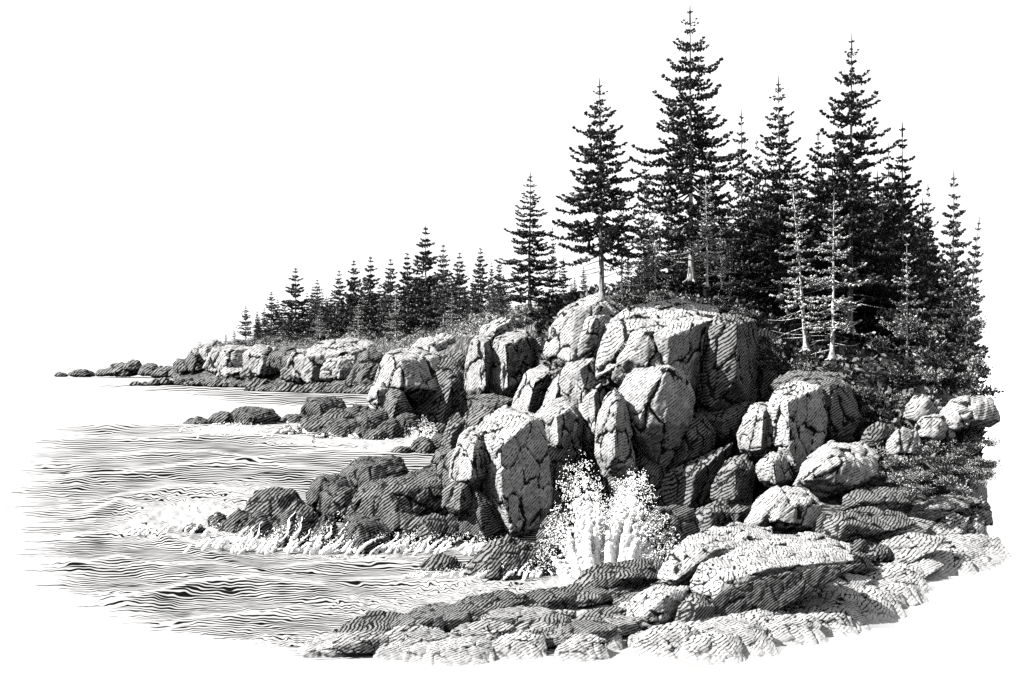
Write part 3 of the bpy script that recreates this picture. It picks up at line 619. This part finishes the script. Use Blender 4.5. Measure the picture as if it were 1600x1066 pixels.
def curl(L_, c, r, rad, rnd):
    a0 = rnd.uniform(0, 6.28); sw = rnd.uniform(2.5, 5.2); t = np.linspace(0, 1, 9); an = a0+sw*t; rr_ = r*(1-.45*t)
    u = np.array([1, rnd.uniform(-.4, .4), 0]); w_ = np.array([0, rnd.uniform(-.4, .4), 1])
    L_.tube(c+rr_[:, None]*(np.cos(an)[:, None]*u+np.sin(an)[:, None]*w_), rad*(1-.5*t), 4)
def fuse(v, f, vox):                            # balls that touch run together into one sheet of water
    me = bpy.data.meshes.new('t'); me.from_pydata(v.tolist(), [], f); o = bpy.data.objects.new('t', me); COL.objects.link(o)
    md = o.modifiers.new('r', 'REMESH'); md.mode = 'VOXEL'; md.voxel_size = vox
    e = o.evaluated_get(bpy.context.evaluated_depsgraph_get()).to_mesh()
    V = np.array([x.co[:] for x in e.vertices]); Fc = [list(x.vertices) for x in e.polygons]
    o.evaluated_get(bpy.context.evaluated_depsgraph_get()).to_mesh_clear(); bpy.data.objects.remove(o); bpy.data.meshes.remove(me)
    return V, Fc
def splash(name, label, cols, D, y0fun, drops, seed, fingers, r0=8., k=1., depth=2., pinch=.55, lean=0.):
    """cols: (x, top y) outline of the spray. Fingers of water fan out from the foot, fuse, and break up into drops and curls"""
    rnd = random.Random(seed); L_ = Lump(); E_ = Lump(); m1 = D/F; xs = [c[0] for c in cols]; ts = [c[1] for c in cols]
    mid = (xs[0]+xs[-1])/2
    for i in range(fingers):
        x = rnd.uniform(xs[0], xs[-1]); foot = mid+(x-mid)*pinch+rnd.gauss(0, 5*k)-lean*rnd.uniform(.35, 1.); b = y0fun(foot)+(rnd.gauss(0, 5) if lean else 0); tp = float(np.interp(x, xs, ts)); u = 1.08-abs(rnd.gauss(0, .30))
        u = max(.25, u); dd = rnd.uniform(-1, 1)*depth; w1, w2 = rnd.uniform(3, 8), rnd.uniform(0, 6); n = int(16+10*k*u); r1 = r0*rnd.uniform(.6, 1.1)
        for q in range(n):
            t = q/(n-1.); X_ = foot+(x-foot)*t**1.3+5.*k*t*math.sin(w1*t+w2)+rnd.gauss(0, (.7+1.9*t)*k); Y_ = b+(tp-b)*u*(1-(1-t)**1.5)+rnd.gauss(0, (.7+1.9*t)*k)
            r = r1*(1-t)**1.5*k+.75*k**.5
            if t > .42 and rnd.random() < .36: continue
            L_.ball(P(X_, Y_, D+dd*(1-.3*t)), m1*r, (1, .8, rnd.uniform(.9, 1.4)))
            if t > .35:
                for h in range(1 if lean else 3):
                    a = rnd.uniform(0, 6.28); g = rnd.uniform(1.5, 7)*k*(.4+t); E_.ball(P(X_+math.cos(a)*g, Y_+math.sin(a)*g, D+dd), m1*k**.7*rnd.uniform(.32, 1.))
        if rnd.random() < .7: curl(E_, P(X_+rnd.gauss(0, 3*k), Y_+rnd.gauss(0, 3*k), D+dd), m1*k*rnd.uniform(2.2, 5.5), m1*k**.6*rnd.uniform(.55, 1.), rnd)
    for i in range(drops):
        x = rnd.uniform(xs[0]-6*k, xs[-1]+6*k); b = y0fun(x); tp = float(np.interp(x, xs, ts)); u = rnd.random()**.6*1.15
        E_.ball(P(x+rnd.gauss(0, 4*k), b+(tp-b)*u, D+rnd.uniform(-depth, depth)*.6), m1*k**.5*(.35+.7*rnd.random()**2))
    v, f = L_.arr(); v, f = fuse(v, f, m1*1.25*k**.5); n0 = len(v); ev, ef = E_.arr()
    v = np.concatenate([v, ev]); f = f+[[a+n0 for a in q] for q in ef]; base = np.array([v[:, 0].mean(), v[:, 1].mean(), v[:, 2].min()])
    o = link(name, mesh(name, v-base, f, M['foam']), base); tag(o, label, 'surf' if name == 'surf_foam' else 'splash', None, 'stuff' if name == 'surf_foam' else None); return o
splash('wave_splash', 'tall white burst of spray thrown up against the foot of the cliff', [(826,900),(838,868),(852,842),(866,800),(880,752),(896,724),(918,732),(934,768),(950,790),(964,770),(984,752),(1004,745),(1020,772),(1034,812),(1046,842),(1058,868)], 56.2, lambda x: 934-(x-836)*.28, 600, 3, 230, 9.5, pinch=.44)
splash('wave_splash', 'small white splash in the cleft of the middle reef', [(632,690),(642,668),(652,672),(662,652),(676,666),(690,688)], DW(697)-2, lambda x: 702, 40, 4, 34, 7., .5)
splash('surf_foam', 'white surf running up the front rocks of the near reef', [(322,836),(372,832),(400,826),(420,838),(452,812),(470,802),(486,834),(512,828),(530,806),(548,836),(580,838),(610,830),(640,842),(656,826),(690,836),(730,832),(760,842),(800,838)], 61.6, lambda x: 868-abs(x-560)*.03, 160, 5, 120, 6., .55, .8, 1., 58.)
splash('surf_foam', 'white surf breaking over the rock awash and the long dark rock', [(646,896),(690,884),(712,892),(724,872),(745,888),(770,892),(790,878),(815,890),(835,872),(866,876)], 54.6, lambda x: 907, 90, 6, 50, 5.5, .55, .8, 1., 34.)
splash('surf_foam', 'white surf curling round the tip of the near reef', [(215,832),(235,816),(260,826),(285,810),(310,822),(330,806),(350,824)], 68, lambda x: 836, 50, 8, 34, 5., .5, .8, 1., 30.)
splash('surf_foam', 'thin white surf along the middle reef', [(290,664),(380,661),(430,667),(480,679),(540,685),(600,689),(630,690)], 144, lambda x: 671+max(0, x-430)*.12, 40, 9, 46, 4.5, .4, 2., 1., 22.)
def rill(L_, pts, D, w_, rnd):                  # water pouring down between the reef rocks
    pth = np.array([P(x+rnd.uniform(-1.5, 1.5), y, D-(y-pts[0][1])*.03) for x, y in pts]); t = np.linspace(0, 1, len(pth)); L_.tube(pth, D/F*w_*(.3+.9*t)*(.75+.35*np.sin(t*9+pts[0][0])), 6)
L_ = Lump(); rnd = random.Random(77)
for x, y in [(476,808),(470,818),(452,826),(520,822),(546,808),(540,825),(534,838),(412,815),(400,822),(438,834),(385,822),(562,838),(585,845),(608,842),(630,846),(655,842),(462,800),(484,826),(506,836),(424,842),(392,834),(574,826),(596,830),(548,846),(622,832),(640,838),(676,840),(700,842),(728,848)]:
    k_ = rnd.uniform(20, 34); pts = [(x-u*k_*.55+3*math.sin(u*5+x), y+u*k_) for u in np.linspace(0, 1, 8)]
    rill(L_, pts, 62.6, rnd.uniform(1.6, 3.6), rnd)
v, f = L_.arr(); base = v.mean(0); base[2] = v[:, 2].min()
tag(link('foam_rill', mesh('foam_rill', v-base, f, M['foam']), base), 'white water draining down the front rocks of the near reef', 'surf', None, 'stuff')
# ------------------------------------------------------------------ trees
def spindle(rnd):
    return None
SP_V = np.array([[0, 0, 0]]+[[math.cos(a), math.sin(a), .35] for a in np.arange(5)*2*math.pi/5]+[[.8*math.cos(a+.6), .8*math.sin(a+.6), .75] for a in np.arange(5)*2*math.pi/5]+[[0, 0, 1.]])
SP_F = [[0, 1+(i+1) % 5, 1+i] for i in range(5)]+[[1+i, 1+(i+1) % 5, 6+(i+1) % 5, 6+i] for i in range(5)]+[[6+i, 6+(i+1) % 5, 11] for i in range(5)]
class Crown:
    def __init__(s): s.L = Lump(); s.t = []
    def tuft(s, c, d, ln, wd, tint):
        d = d/np.linalg.norm(d); a = np.cross(d, [.3, .2, .93]); a /= np.linalg.norm(a)+1e-9; b = np.cross(d, a)
        s.L.add(c+ln*SP_V[:, 2:3]*d+wd*(SP_V[:, :1]*a+SP_V[:, 1:2]*b), SP_F); s.t += [tint]*len(SP_V)
    def limb(s, path, r, tint=.0, k=4):
        n = s.L.n; s.L.tube(path, r, k); s.t += [tint]*(s.L.n-n)
def spruce(seed, R_, base, whorls, ls, per, bare=0, power=.85, dens=1., trunk_r=.0105, tw=1.):
    """a spruce of height 1: trunk and crown meshes. R_ crown radius, base height of the lowest living limbs, ls size of a needle tuft"""
    rnd = random.Random(seed); C = Crown(); T = Lump()
    bend = rnd.uniform(-.006, .006)
    ax = lambda h: np.array([bend*math.sin(h*5), bend*.5*math.sin(h*3+1), h])
    hs = np.concatenate([[0, .012, .03], np.linspace(.06, .985, 14)])
    tr = np.where(hs < .04, trunk_r*(1.9-22*hs), trunk_r*(1-.93*hs)); tr = np.maximum(tr, .0012)
    T.tube([ax(h) for h in hs], tr, 8)
    for i in range(4):                                   # root flare
        a = i*1.57+rnd.uniform(0, .8); T.tube([np.array([math.cos(a)*q*trunk_r*3.2, math.sin(a)*q*trunk_r*3.2, .022*(1-q)**1.5-.004]) for q in (0, .35, .7, 1)], trunk_r*np.array([.8, .6, .4, .2]), 5)
    C.limb([ax(.93), ax(.965), ax(1.)], np.array([.0035, .0028, .001])*(ls/.02)**.6, .2)
    for k in range(whorls+1):
        q = k/whorls; h = base+(.962-base)*(q**.95)+rnd.uniform(-.3, .3)/whorls*.6; ts = min(1, .42+(1-q)*2.6); sp_ = (.962-base)/whorls*(.25+.55*(1-q))
        lay = .66+.34*math.sin(k*2.35+seed)              # alternate long and short tiers leave gaps
        Lw = R_*((1-q)**power)*(.88+.12*lay)
        if q > .5: Lw *= .93
        if q < .12: Lw *= .7+2.2*q
        az0 = rnd.uniform(0, 6.28); nb = max(4, int(per*(1-.45*q)))
        for b in range(nb):
            az = az0+b*6.283/nb+rnd.uniform(-.3, .3); L_ = Lw*rnd.uniform(.62, 1.12)*(lay if rnd.random() < .75 else 1)
            if L_ < ls*.25: L_ = ls*.25
            o = np.array([math.cos(az), math.sin(az), 0]); sd = np.array([-o[1], o[0], 0]); c0 = ax(h+rnd.uniform(-.5, .5)*sp_)
            droop = -.10-.24*(1-q)+rnd.uniform(-.07, .07); rise = .30+.25*q
            def pt(u): return c0+o*L_*u+np.array([0, 0, L_*(droop*u*1.5+(rise-droop*.35)*u**3*.75)])
            n = max(2, int(L_/(ls*.5)*dens))
            us = np.linspace(0, 1, 6); C.limb([pt(u) for u in us], np.maximum(.0034*(1-us)*(L_/.1)**.5, .0009), .98 if bare > 1 else .3, 3)
            for i in range(n):
                u = (i+1.)/n; u0 = .16 if q > .3 else .26
                if u < u0: continue
                p = pt(u); tl = ts*ls*(.5+1.15*(1-u)*min(2.4, L_/ls*.17))*tw
                for sgn in (-1, 1):
                    if rnd.random() > .93*dens: continue
                    dr = o*.75+sd*sgn*rnd.uniform(.5, 1.15)+np.array([0, 0, rnd.uniform(-.25, .4)])
                    m_ = max(1, int(tl/(ls*.5)))
                    for j in range(m_):
                        pj = p+dr/np.linalg.norm(dr)*tl*(j+.2)/m_+np.array([0, 0, .1*ls*j])
                        C.tuft(pj, dr+np.array([0, 0, .35*(j == m_-1)]), ts*ls*rnd.uniform(.6, .95), ts*ls*rnd.uniform(.19, .31), rnd.random())
                if (i % 2 == 0 or i % 3 == 0) and q < .93:                # short hanging tufts below the limb
                    C.tuft(p, o*.5+np.array([0, 0, -.8])+sd*rnd.uniform(-.6, .6), ts*ls*.55, ts*ls*.17, rnd.random()*.8)
            C.tuft(pt(1), o+np.array([0, 0, .45]), ts*ls*.85, ts*ls*.26, rnd.random())
    D_ = None
    if bare:
        D_ = Lump()
        for i in range(bare*7):                          # bare lower limbs
            h = base*(.28+.8*i/(bare*7)); az = rnd.uniform(0, 6.28); L_ = R_*rnd.uniform(.35, .85); o = np.array([math.cos(az), math.sin(az), 0])
            us = np.linspace(0, 1, 6); wv = rnd.uniform(-.3, .1)
            D_.tube([ax(h)+o*L_*u+np.array([-o[1], o[0], 0])*L_*.15*math.sin(u*4+i)+np.array([0, 0, L_*(wv*u+.25*u*u*math.sin(i))]) for u in us], .0026*(1-us*.8), 3)
    return T.arr(), (C.L.arr(), np.array(C.t)), (D_.arr() if D_ else None)
TREE = {}
def tree_kind(key, *a, needles='needles', bark='bark', **k):
    (tv, tf), ((cv, cf), ct), dd = spruce(*a, **k)
    TREE[key] = (mesh('trunk', tv, tf, M[bark]), mesh('crown', cv, cf, M[needles], False, {'tint': ct}), mesh('bare_limbs', dd[0], dd[1], M[bark]) if dd else None)
tree_kind('tall_a', 11, .275, .23, 21, .0235, 9, bare=1, trunk_r=.0135, power=.74)
tree_kind('tall_b', 12, .262, .17, 23, .0205, 9, bare=1, trunk_r=.0105, power=.7)
tree_kind('tall_c', 13, .262, .13, 21, .0225, 9, bare=1, trunk_r=.0105, power=.85)
tree_kind('mid_a', 21, .235, .08, 19, .028, 8)
tree_kind('mid_b', 22, .215, .06, 18, .028, 8)
tree_kind('grey', 31, .215, .05, 18, .028, 8, needles='needles_mid')
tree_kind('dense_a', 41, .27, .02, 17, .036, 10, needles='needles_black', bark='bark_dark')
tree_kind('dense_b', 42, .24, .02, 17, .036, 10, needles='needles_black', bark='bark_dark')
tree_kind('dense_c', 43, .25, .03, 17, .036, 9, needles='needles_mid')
tree_kind('pale_a', 51, .24, .26, 15, .024, 7, bare=2, needles='needles_pale', bark='bark_pale', dens=.8, trunk_r=.0115, tw=.8)
tree_kind('pale_b', 52, .28, .22, 15, .026, 7, bare=2, needles='needles_pale', bark='bark_pale', dens=.85, trunk_r=.0125, tw=.8)
tree_kind('sapling', 53, .29, .12, 12, .034, 7, needles='needles_pale', bark='bark_pale', dens=.8, trunk_r=.0095, tw=.8)
tree_kind('small_a', 61, .27, .08, 15, .044, 9, trunk_r=.013)
tree_kind('small_b', 62, .25, .05, 15, .045, 9, trunk_r=.013, needles='needles_mid')
tree_kind('small_c', 63, .255, .05, 15, .046, 9, trunk_r=.013)
tree_kind('tiny', 64, .26, .06, 8, .075, 6, trunk_r=.02)
def tree(kind, label, xt, yt, xb, yb, D, group=None, wide=1., rot=None, name='spruce_tree'):
    b = P(xb, yb, D); t = P(xt, yt, D); hgt = np.linalg.norm(t-b)
    e = bpy.data.objects.new(name, None); COL.objects.link(e); e.empty_display_size = .5
    d = Vector((t-b).tolist()).normalized(); e.rotation_mode = 'QUATERNION'
    from mathutils import Quaternion
    r = random.Random(int(xt*3+yt)) 
    e.rotation_quaternion = Vector((0, 0, 1)).rotation_difference(d)@Quaternion((0, 0, 1), r.uniform(0, 6.28) if rot is None else rot)
    e.location = tuple(b); e.scale = (hgt*wide, hgt*wide, hgt)
    tr, cr, bl = TREE[kind]
    link('trunk', tr, parent=e); link('crown', cr, parent=e)
    if bl: link('bare_limbs', bl, parent=e)
    tag(e, label, 'tree', group); return e
G1 = 'tall spruces on the headland'
tree('tall_c', 'dark spruce standing alone at the left edge of the headland', 828, 268, 828, 490, 100, G1, 1.3)
tree('tall_a', 'big spruce with a pale bare lower trunk rooted on the cliff edge', 937, 122, 940, 474, 81, G1, 1.04)
tree('tall_b', 'tallest spruce of all, its tip near the top of the picture', 1078, 8, 1080, 440, 88, G1, 1.04)
tree('mid_b', 'slim dark spruce just right of the tallest spruce', 1158, 170, 1160, 455, 95, G1, .85)
tree('tall_c', 'tall spruce halfway between the two tallest spruces', 1217, 118, 1219, 470, 93, G1, 1.0)
tree('mid_a', 'dark spruce in the gap left of the second tallest spruce', 1277, 200, 1279, 480, 97, G1, .9)
tree('tall_b', 'second tallest spruce, right of the middle of the wood', 1331, 53, 1328, 520, 90, G1, .98, rot=2.)
tree('mid_a', 'dark broad spruce right of the second tallest spruce', 1410, 190, 1409, 530, 91, G1, .95, rot=1.)
tree('grey', 'grey-green spruce near the right end of the wood, taller than its neighbours', 1489, 266, 1490, 570, 86, G1, 1.0)
tree('grey', 'thin pale spruce leaning right at the right end of the wood', 1532, 338, 1500, 600, 81, G1, .72)
tree('mid_b', 'narrow spruce between the two rightmost big spruces', 1450, 284, 1452, 540, 94, G1, .7)
tree('grey', 'small grey spruce between the cliff-edge spruce and the tallest spruce', 1007, 236, 1007, 460, 98, G1, .8)
tree('mid_b', 'thin tip of a spruce behind the slim dark spruce', 1183, 211, 1183, 470, 104, G1, .7)
tree('mid_b', 'spruce tip rising just left of the dark broad spruce', 1388, 223, 1388, 510, 99, G1, .75)
tree('mid_b', 'thin spruce close behind the lone spruce at the left edge of the headland', 863, 352, 864, 482, 104, G1, .6)
G2 = 'pale young spruces in front of the wood'
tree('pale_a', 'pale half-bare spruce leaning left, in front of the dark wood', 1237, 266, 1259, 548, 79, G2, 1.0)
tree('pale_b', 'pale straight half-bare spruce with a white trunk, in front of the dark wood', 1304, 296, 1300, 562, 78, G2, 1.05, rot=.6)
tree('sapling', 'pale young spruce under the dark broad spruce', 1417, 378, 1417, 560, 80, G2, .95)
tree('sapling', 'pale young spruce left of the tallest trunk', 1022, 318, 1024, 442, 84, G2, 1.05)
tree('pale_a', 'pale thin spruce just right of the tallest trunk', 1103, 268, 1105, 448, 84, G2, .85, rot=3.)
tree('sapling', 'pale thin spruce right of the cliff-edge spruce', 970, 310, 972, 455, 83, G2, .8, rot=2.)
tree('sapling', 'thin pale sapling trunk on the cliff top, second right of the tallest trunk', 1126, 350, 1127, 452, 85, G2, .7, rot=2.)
# the dark depth of the wood
rr = random.Random(21); k = 0
for x in np.linspace(975, 1505, 34):
    for row in (0, 1):
        xx = x+rr.uniform(-9, 9)+row*9; lim = np.interp(xx, [960, 1010, 1078, 1160, 1217, 1330, 1410, 1460, 1490, 1530], [420, 330, 285, 262, 240, 225, 262, 330, 370, 470])
        yt = lim+rr.uniform(0, 55)+row*45; yb = np.interp(xx, [960, 1170, 1240, 1330, 1430, 1530], [470, 490, 545, 575, 590, 620])
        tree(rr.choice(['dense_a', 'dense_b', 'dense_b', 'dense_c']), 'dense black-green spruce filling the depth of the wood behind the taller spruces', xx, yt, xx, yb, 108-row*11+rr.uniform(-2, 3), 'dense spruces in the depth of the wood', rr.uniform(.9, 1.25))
for x, yt, yb, D in [(893, 440, 474, 112), (912, 415, 474, 112), (880, 402, 478, 125), (898, 432, 478, 120)]:
    tree('dense_b', 'small dark spruce behind the cliff-edge spruce, low between the trunks', x, yt, x, yb, D, 'small spruces behind the cliff-edge spruce', .9)
# far ridge
G3 = 'spruces of the far ridge'
rid = lambda x: float(np.interp(x, [300, 360, 430, 520, 600, 680, 760, 830, 900], [556, 533, 526, 521, 523, 516, 486, 478, 470]))
dep = lambda x: float(np.interp(x, [300, 360, 430, 520, 600, 680, 760, 830, 900], [555, 520, 490, 460, 410, 350, 270, 200, 160]))
for x, yt, yb, kd, wd, lab in [
 (353,521,535,'tiny',1,'tiniest spruce at the far left of the ridge'),(366,515,532,'tiny',1,'tiny spruce second from the left of the ridge'),
 (384,478,528,'small_a',1.1,'first well-formed small spruce from the left of the ridge'),(402,485,528,'small_c',.8,'thin small spruce right of the first well-formed one'),
 (424,455,527,'small_a',1.05,'spruce left of the big-crowned spruce at the left of the ridge'),(462,417,524,'small_a',1.1,'big-crowned spruce at the left of the ridge, tallest of the left end'),
 (496,436,521,'small_b',.95,'slim grey spruce right of the big-crowned ridge spruce'),(530,422,521,'small_c',.9,'slim spruce in the middle of the ridge, before the pair of equals'),
 (553,405,518,'small_a',.95,'left one of two equal spruces in the middle of the ridge'),(579,399,521,'small_a',.95,'right one of two equal spruces in the middle of the ridge, pale trunk'),
 (610,403,520,'small_b',.95,'grey spruce right of the two equal ridge spruces'),(636,394,518,'small_c',.9,'spruce just left of the tallest ridge spruce'),
 (665,352,516,'small_a',1.0,'tallest spruce of the far ridge'),(693,381,510,'small_b',.9,'spruce just right of the tallest ridge spruce'),
 (718,393,505,'small_b',.95,'second spruce right of the tallest ridge spruce'),(751,387,490,'small_c',.95,'rightmost tall spruce of the ridge, above the twin blocks'),
 (780,402,485,'small_b',.7,'narrow grey spruce nearest the lone headland spruce'),(768,410,485,'small_b',.6,'thin grey spruce second nearest the lone headland spruce')]:
    tree(kd, lab, x, yt, x, yb, dep(x)-12, G3, wd*1.15)
for x, yt, yb, lab in [(618,452,526,'bushy pale young spruce in front of the two equal ridge spruces'),(706,456,524,'bushy pale young spruce below the tallest ridge spruces'),(500,478,528,'low pale young spruce in front of the slim grey ridge spruce'),(560,470,528,'low pale young spruce in front of the two equal ridge spruces')]:
    tree('sapling', lab, x, yt, x, yb, dep(x)-30, 'pale young spruces of the ridge', 1.25)
for i in range(62):
    x = 398+i*6.5+rr.uniform(-4, 4); tip = np.interp(x, [405, 460, 550, 665, 750, 800], [492, 460, 440, 425, 432, 440])
    tree(rr.choice(['small_b', 'small_c']), 'small grey spruce in the half hidden back row of the ridge', x, tip+rr.uniform(-8, 30), x, rid(x)+4, dep(x)+rr.uniform(2, 25), 'back row of spruces on the ridge', rr.uniform(.9, 1.3))
# ------------------------------------------------------------------ shrubs
def shrub_mesh(seed, n, leaf, flat=.75, stems=7):
    rnd = random.Random(seed); v = []; f = []; t = []; S = Lump()
    tips = []
    for i in range(stems):
        a = rnd.uniform(0, 6.28); l = rnd.uniform(.5, .95); o = np.array([math.cos(a)*rnd.uniform(.25, .8), math.sin(a)*rnd.uniform(.25, .8), flat*1.0]); us = np.linspace(0, 1, 6)
        pth = [o*u*l+np.array([0, 0, -.12*u*u])+.05*np.array([math.sin(u*7+i), math.cos(u*6+i), 0]) for u in us]; S.tube(pth, .022*(1-.75*us), 4); tips.append(pth)
    for i in range(n):
        p = tips[rnd.randrange(stems)]; u = rnd.uniform(.25, 1)*5; j = min(4, int(u)); c = p[j]+(p[j+1]-p[j])*(u-j)+np.array([rnd.gauss(0, .17), rnd.gauss(0, .17), rnd.gauss(.02, .12)])
        if c[2] < 0: c[2] = abs(c[2])
        d = c/np.linalg.norm(c)+np.array([rnd.gauss(0, .5), rnd.gauss(0, .5), rnd.gauss(.1, .4)]); d /= np.linalg.norm(d)
        a = np.cross(d, [rnd.gauss(0, 1), rnd.gauss(0, 1), rnd.gauss(0, .4)]); a /= np.linalg.norm(a)+1e-9; b = np.cross(d, a); l = leaf*rnd.uniform(.6, 1.3); k = len(v)
        v += [c, c+d*l*.5+a*l*.26+b*l*.08, c+d*l, c+d*l*.5-a*l*.26+b*l*.08, c+d*l*.5]; f += [[k, k+1, k+4], [k+1, k+2, k+4], [k+2, k+3, k+4], [k+3, k, k+4]]; t += [rnd.random()]*5
    return S.arr(), (np.array(v), f, t)
SH = {}
for key, a, mt in [('leafy', (1, 420, .17), 'leaf'), ('leafy2', (2, 420, .16), 'leaf'), ('dark', (3, 420, .16), 'leaf_dark'), ('dark2', (4, 380, .18), 'leaf_dark'), ('small', (6, 200, .24), 'leaf')]:
    (sv, sf), (lv, lf, lt) = shrub_mesh(*a)
    SH[key] = (mesh('stems', sv, sf, M['bark']), mesh('foliage', lv, lf, M[mt], False, {'tint': lt}))
def shrub(kind, label, x, y, w_, D, group, hh=1.):
    e = bpy.data.objects.new('shrub', None); COL.objects.link(e); s = w_*.5*D/F
    e.location = tuple(P(x, y, D)); e.rotation_euler = (0, 0, (x*7.3) % 6.28); e.scale = (s, s, s*hh)
    for nm, me in zip(('stems', 'foliage'), SH[kind]): link(nm, me, parent=e)
    tag(e, label, 'shrub', group); return e
rr = random.Random(33)
for i in range(34):                                        # along the cliff top
    x = 950+i*8+rr.uniform(-6, 6); y = np.interp(x, [945, 1000, 1060, 1130, 1180, 1230], [478, 474, 472, 486, 506, 540])+rr.uniform(-10, 8)
    shrub(rr.choice(['leafy', 'dark', 'dark2', 'small']), 'low leafy shrub in the cliff top thicket under the tall spruces', x, y, rr.uniform(26, 50), 87+rr.uniform(-1, 4), 'shrubs on the cliff top', .8)
for i in range(22):
    x = 842+rr.uniform(-70, 50); y = np.interp(x, [770, 840, 900], [500, 505, 478])+rr.uniform(-14, 14)
    shrub(rr.choice(['dark', 'dark2', 'leafy2']), 'low dark shrub around the foot of the lone spruce', x, y, rr.uniform(22, 40), 101+rr.uniform(-2, 3)+max(0, 800-x)*.6, 'shrubs around the lone spruce', .75)
for i in range(30):                                        # below the pale spruces
    x = rr.uniform(1185, 1420); y = np.interp(x, [1185, 1260, 1330, 1420], [560, 585, 625, 655])+rr.uniform(-34, 22)
    shrub(rr.choice(['leafy', 'dark', 'dark2', 'leafy2']), 'leafy shrub in the thicket below the pale spruces and above the large split block', x, y, rr.uniform(30, 58), 76+rr.uniform(0, 5)+(590-y)*.06, 'shrubs below the pale spruces', .85)
for i in range(46):                                        # the right edge
    y = rr.uniform(505, 668); xr = np.interp(y, [505, 560, 620, 668], [1522, 1526, 1530, 1546]); x = xr-rr.random()**1.6*150
    if y > 615 and x > 1400: y -= 40
    shrub(rr.choice(['leafy', 'leafy2', 'dark', 'small']), 'leafy shrub in the thicket that closes the wood on the right', x, y, rr.uniform(34, 62), 75+rr.uniform(-1, 4)+(640-y)*.08, 'shrubs at the right edge of the wood', 1.)
for i in range(56):
    x = rr.uniform(1372, 1548); y = np.interp(x, [1372, 1450, 1545], [748, 764, 752])+rr.uniform(-60, 22)
    if y < 700 and x < 1500: y += 30
    shrub(rr.choice(['leafy', 'leafy2', 'dark', 'leafy']), 'leafy shrub in the thicket between the right hand boulders and the dark ledges', x, y, rr.uniform(30, 52), 65.5+(745-y)*.06+rr.uniform(-.6, .6), 'shrubs between the right hand boulders and the ledges', .85)
for i in range(34):                                        # the thicket thins out to the right
    y = rr.uniform(560, 820); x = (1528 if y < 650 else 1546)-rr.random()**1.5*70-max(0, y-700)*.12
    shrub(rr.choice(['leafy', 'leafy2', 'small']), 'leafy shrub at the thin outer fringe of the thicket on the right', x, y+8, rr.uniform(28, 52), np.interp(y, [560, 640, 700, 760, 820], [80, 75, 71, 68, 66.5]), 'shrubs of the outer fringe', .95)
for i in range(70):                                        # heath below the ridge trees
    x = rr.uniform(370, 760); y = rid(x)+rr.uniform(-2, 22)
    shrub(rr.choice(['leafy', 'dark', 'small', 'small']), 'low shrub on the ridge slope at the feet of the far spruces', x, y, rr.uniform(16, 32), dep(x)-14, 'shrubs at the feet of the far spruces', .7)
# ground cover
def cover(name, V, n, size, mat, seed, zmin, rows, keep=None):
    rng = np.random.default_rng(seed); a, b = V.shape[:2]
    i = rng.integers(0, a-1, n); j = rng.integers(rows[0], rows[1], n); u = rng.random((n, 1)); w_ = rng.random((n, 1))
    p = (V[i, j]*(1-u)+V[i+1, j]*u)*(1-w_)+(V[i, j+1]*(1-u)+V[i+1, j+1]*u)*w_
    k = p[:, 2] > zmin
    p = p[k]; n = len(p); p[:, 2] += rng.random(n)*size*1.3
    d = rng.normal(size=(n, 3)); d[:, 2] = np.abs(d[:, 2])*.7+.2; d /= np.linalg.norm(d, axis=1)[:, None]
    s_ = np.cross(d, rng.normal(size=(n, 3))); s_ /= np.linalg.norm(s_, axis=1)[:, None]; l = (size*(.5+rng.random(n))*(.5+p[:, 1]/160 if 0 else 1))[:, None]
    v = np.stack([p, p+d*l*.5+s_*l*.25, p+d*l, p+d*l*.5-s_*l*.25], 1).reshape(-1, 3); f = np.arange(n*4).reshape(-1, 4)
    o = link(name, mesh(name, v, f, M[mat], False, {'tint': np.repeat(rng.random(n), 4)})); tag(o, 'low dense heath and seedlings covering the ground under the spruces' if name == 'heath' else 'tufted grass and heath on the slope of the far ridge', 'ground cover', kind='stuff')
cover('heath', NEARV, 26000, .42, 'leaf_dark', 1, 3.5, (10, 34))
cover('hill_grass', FARV, 30000, .5, 'leaf', 2, 9., (7, 24))
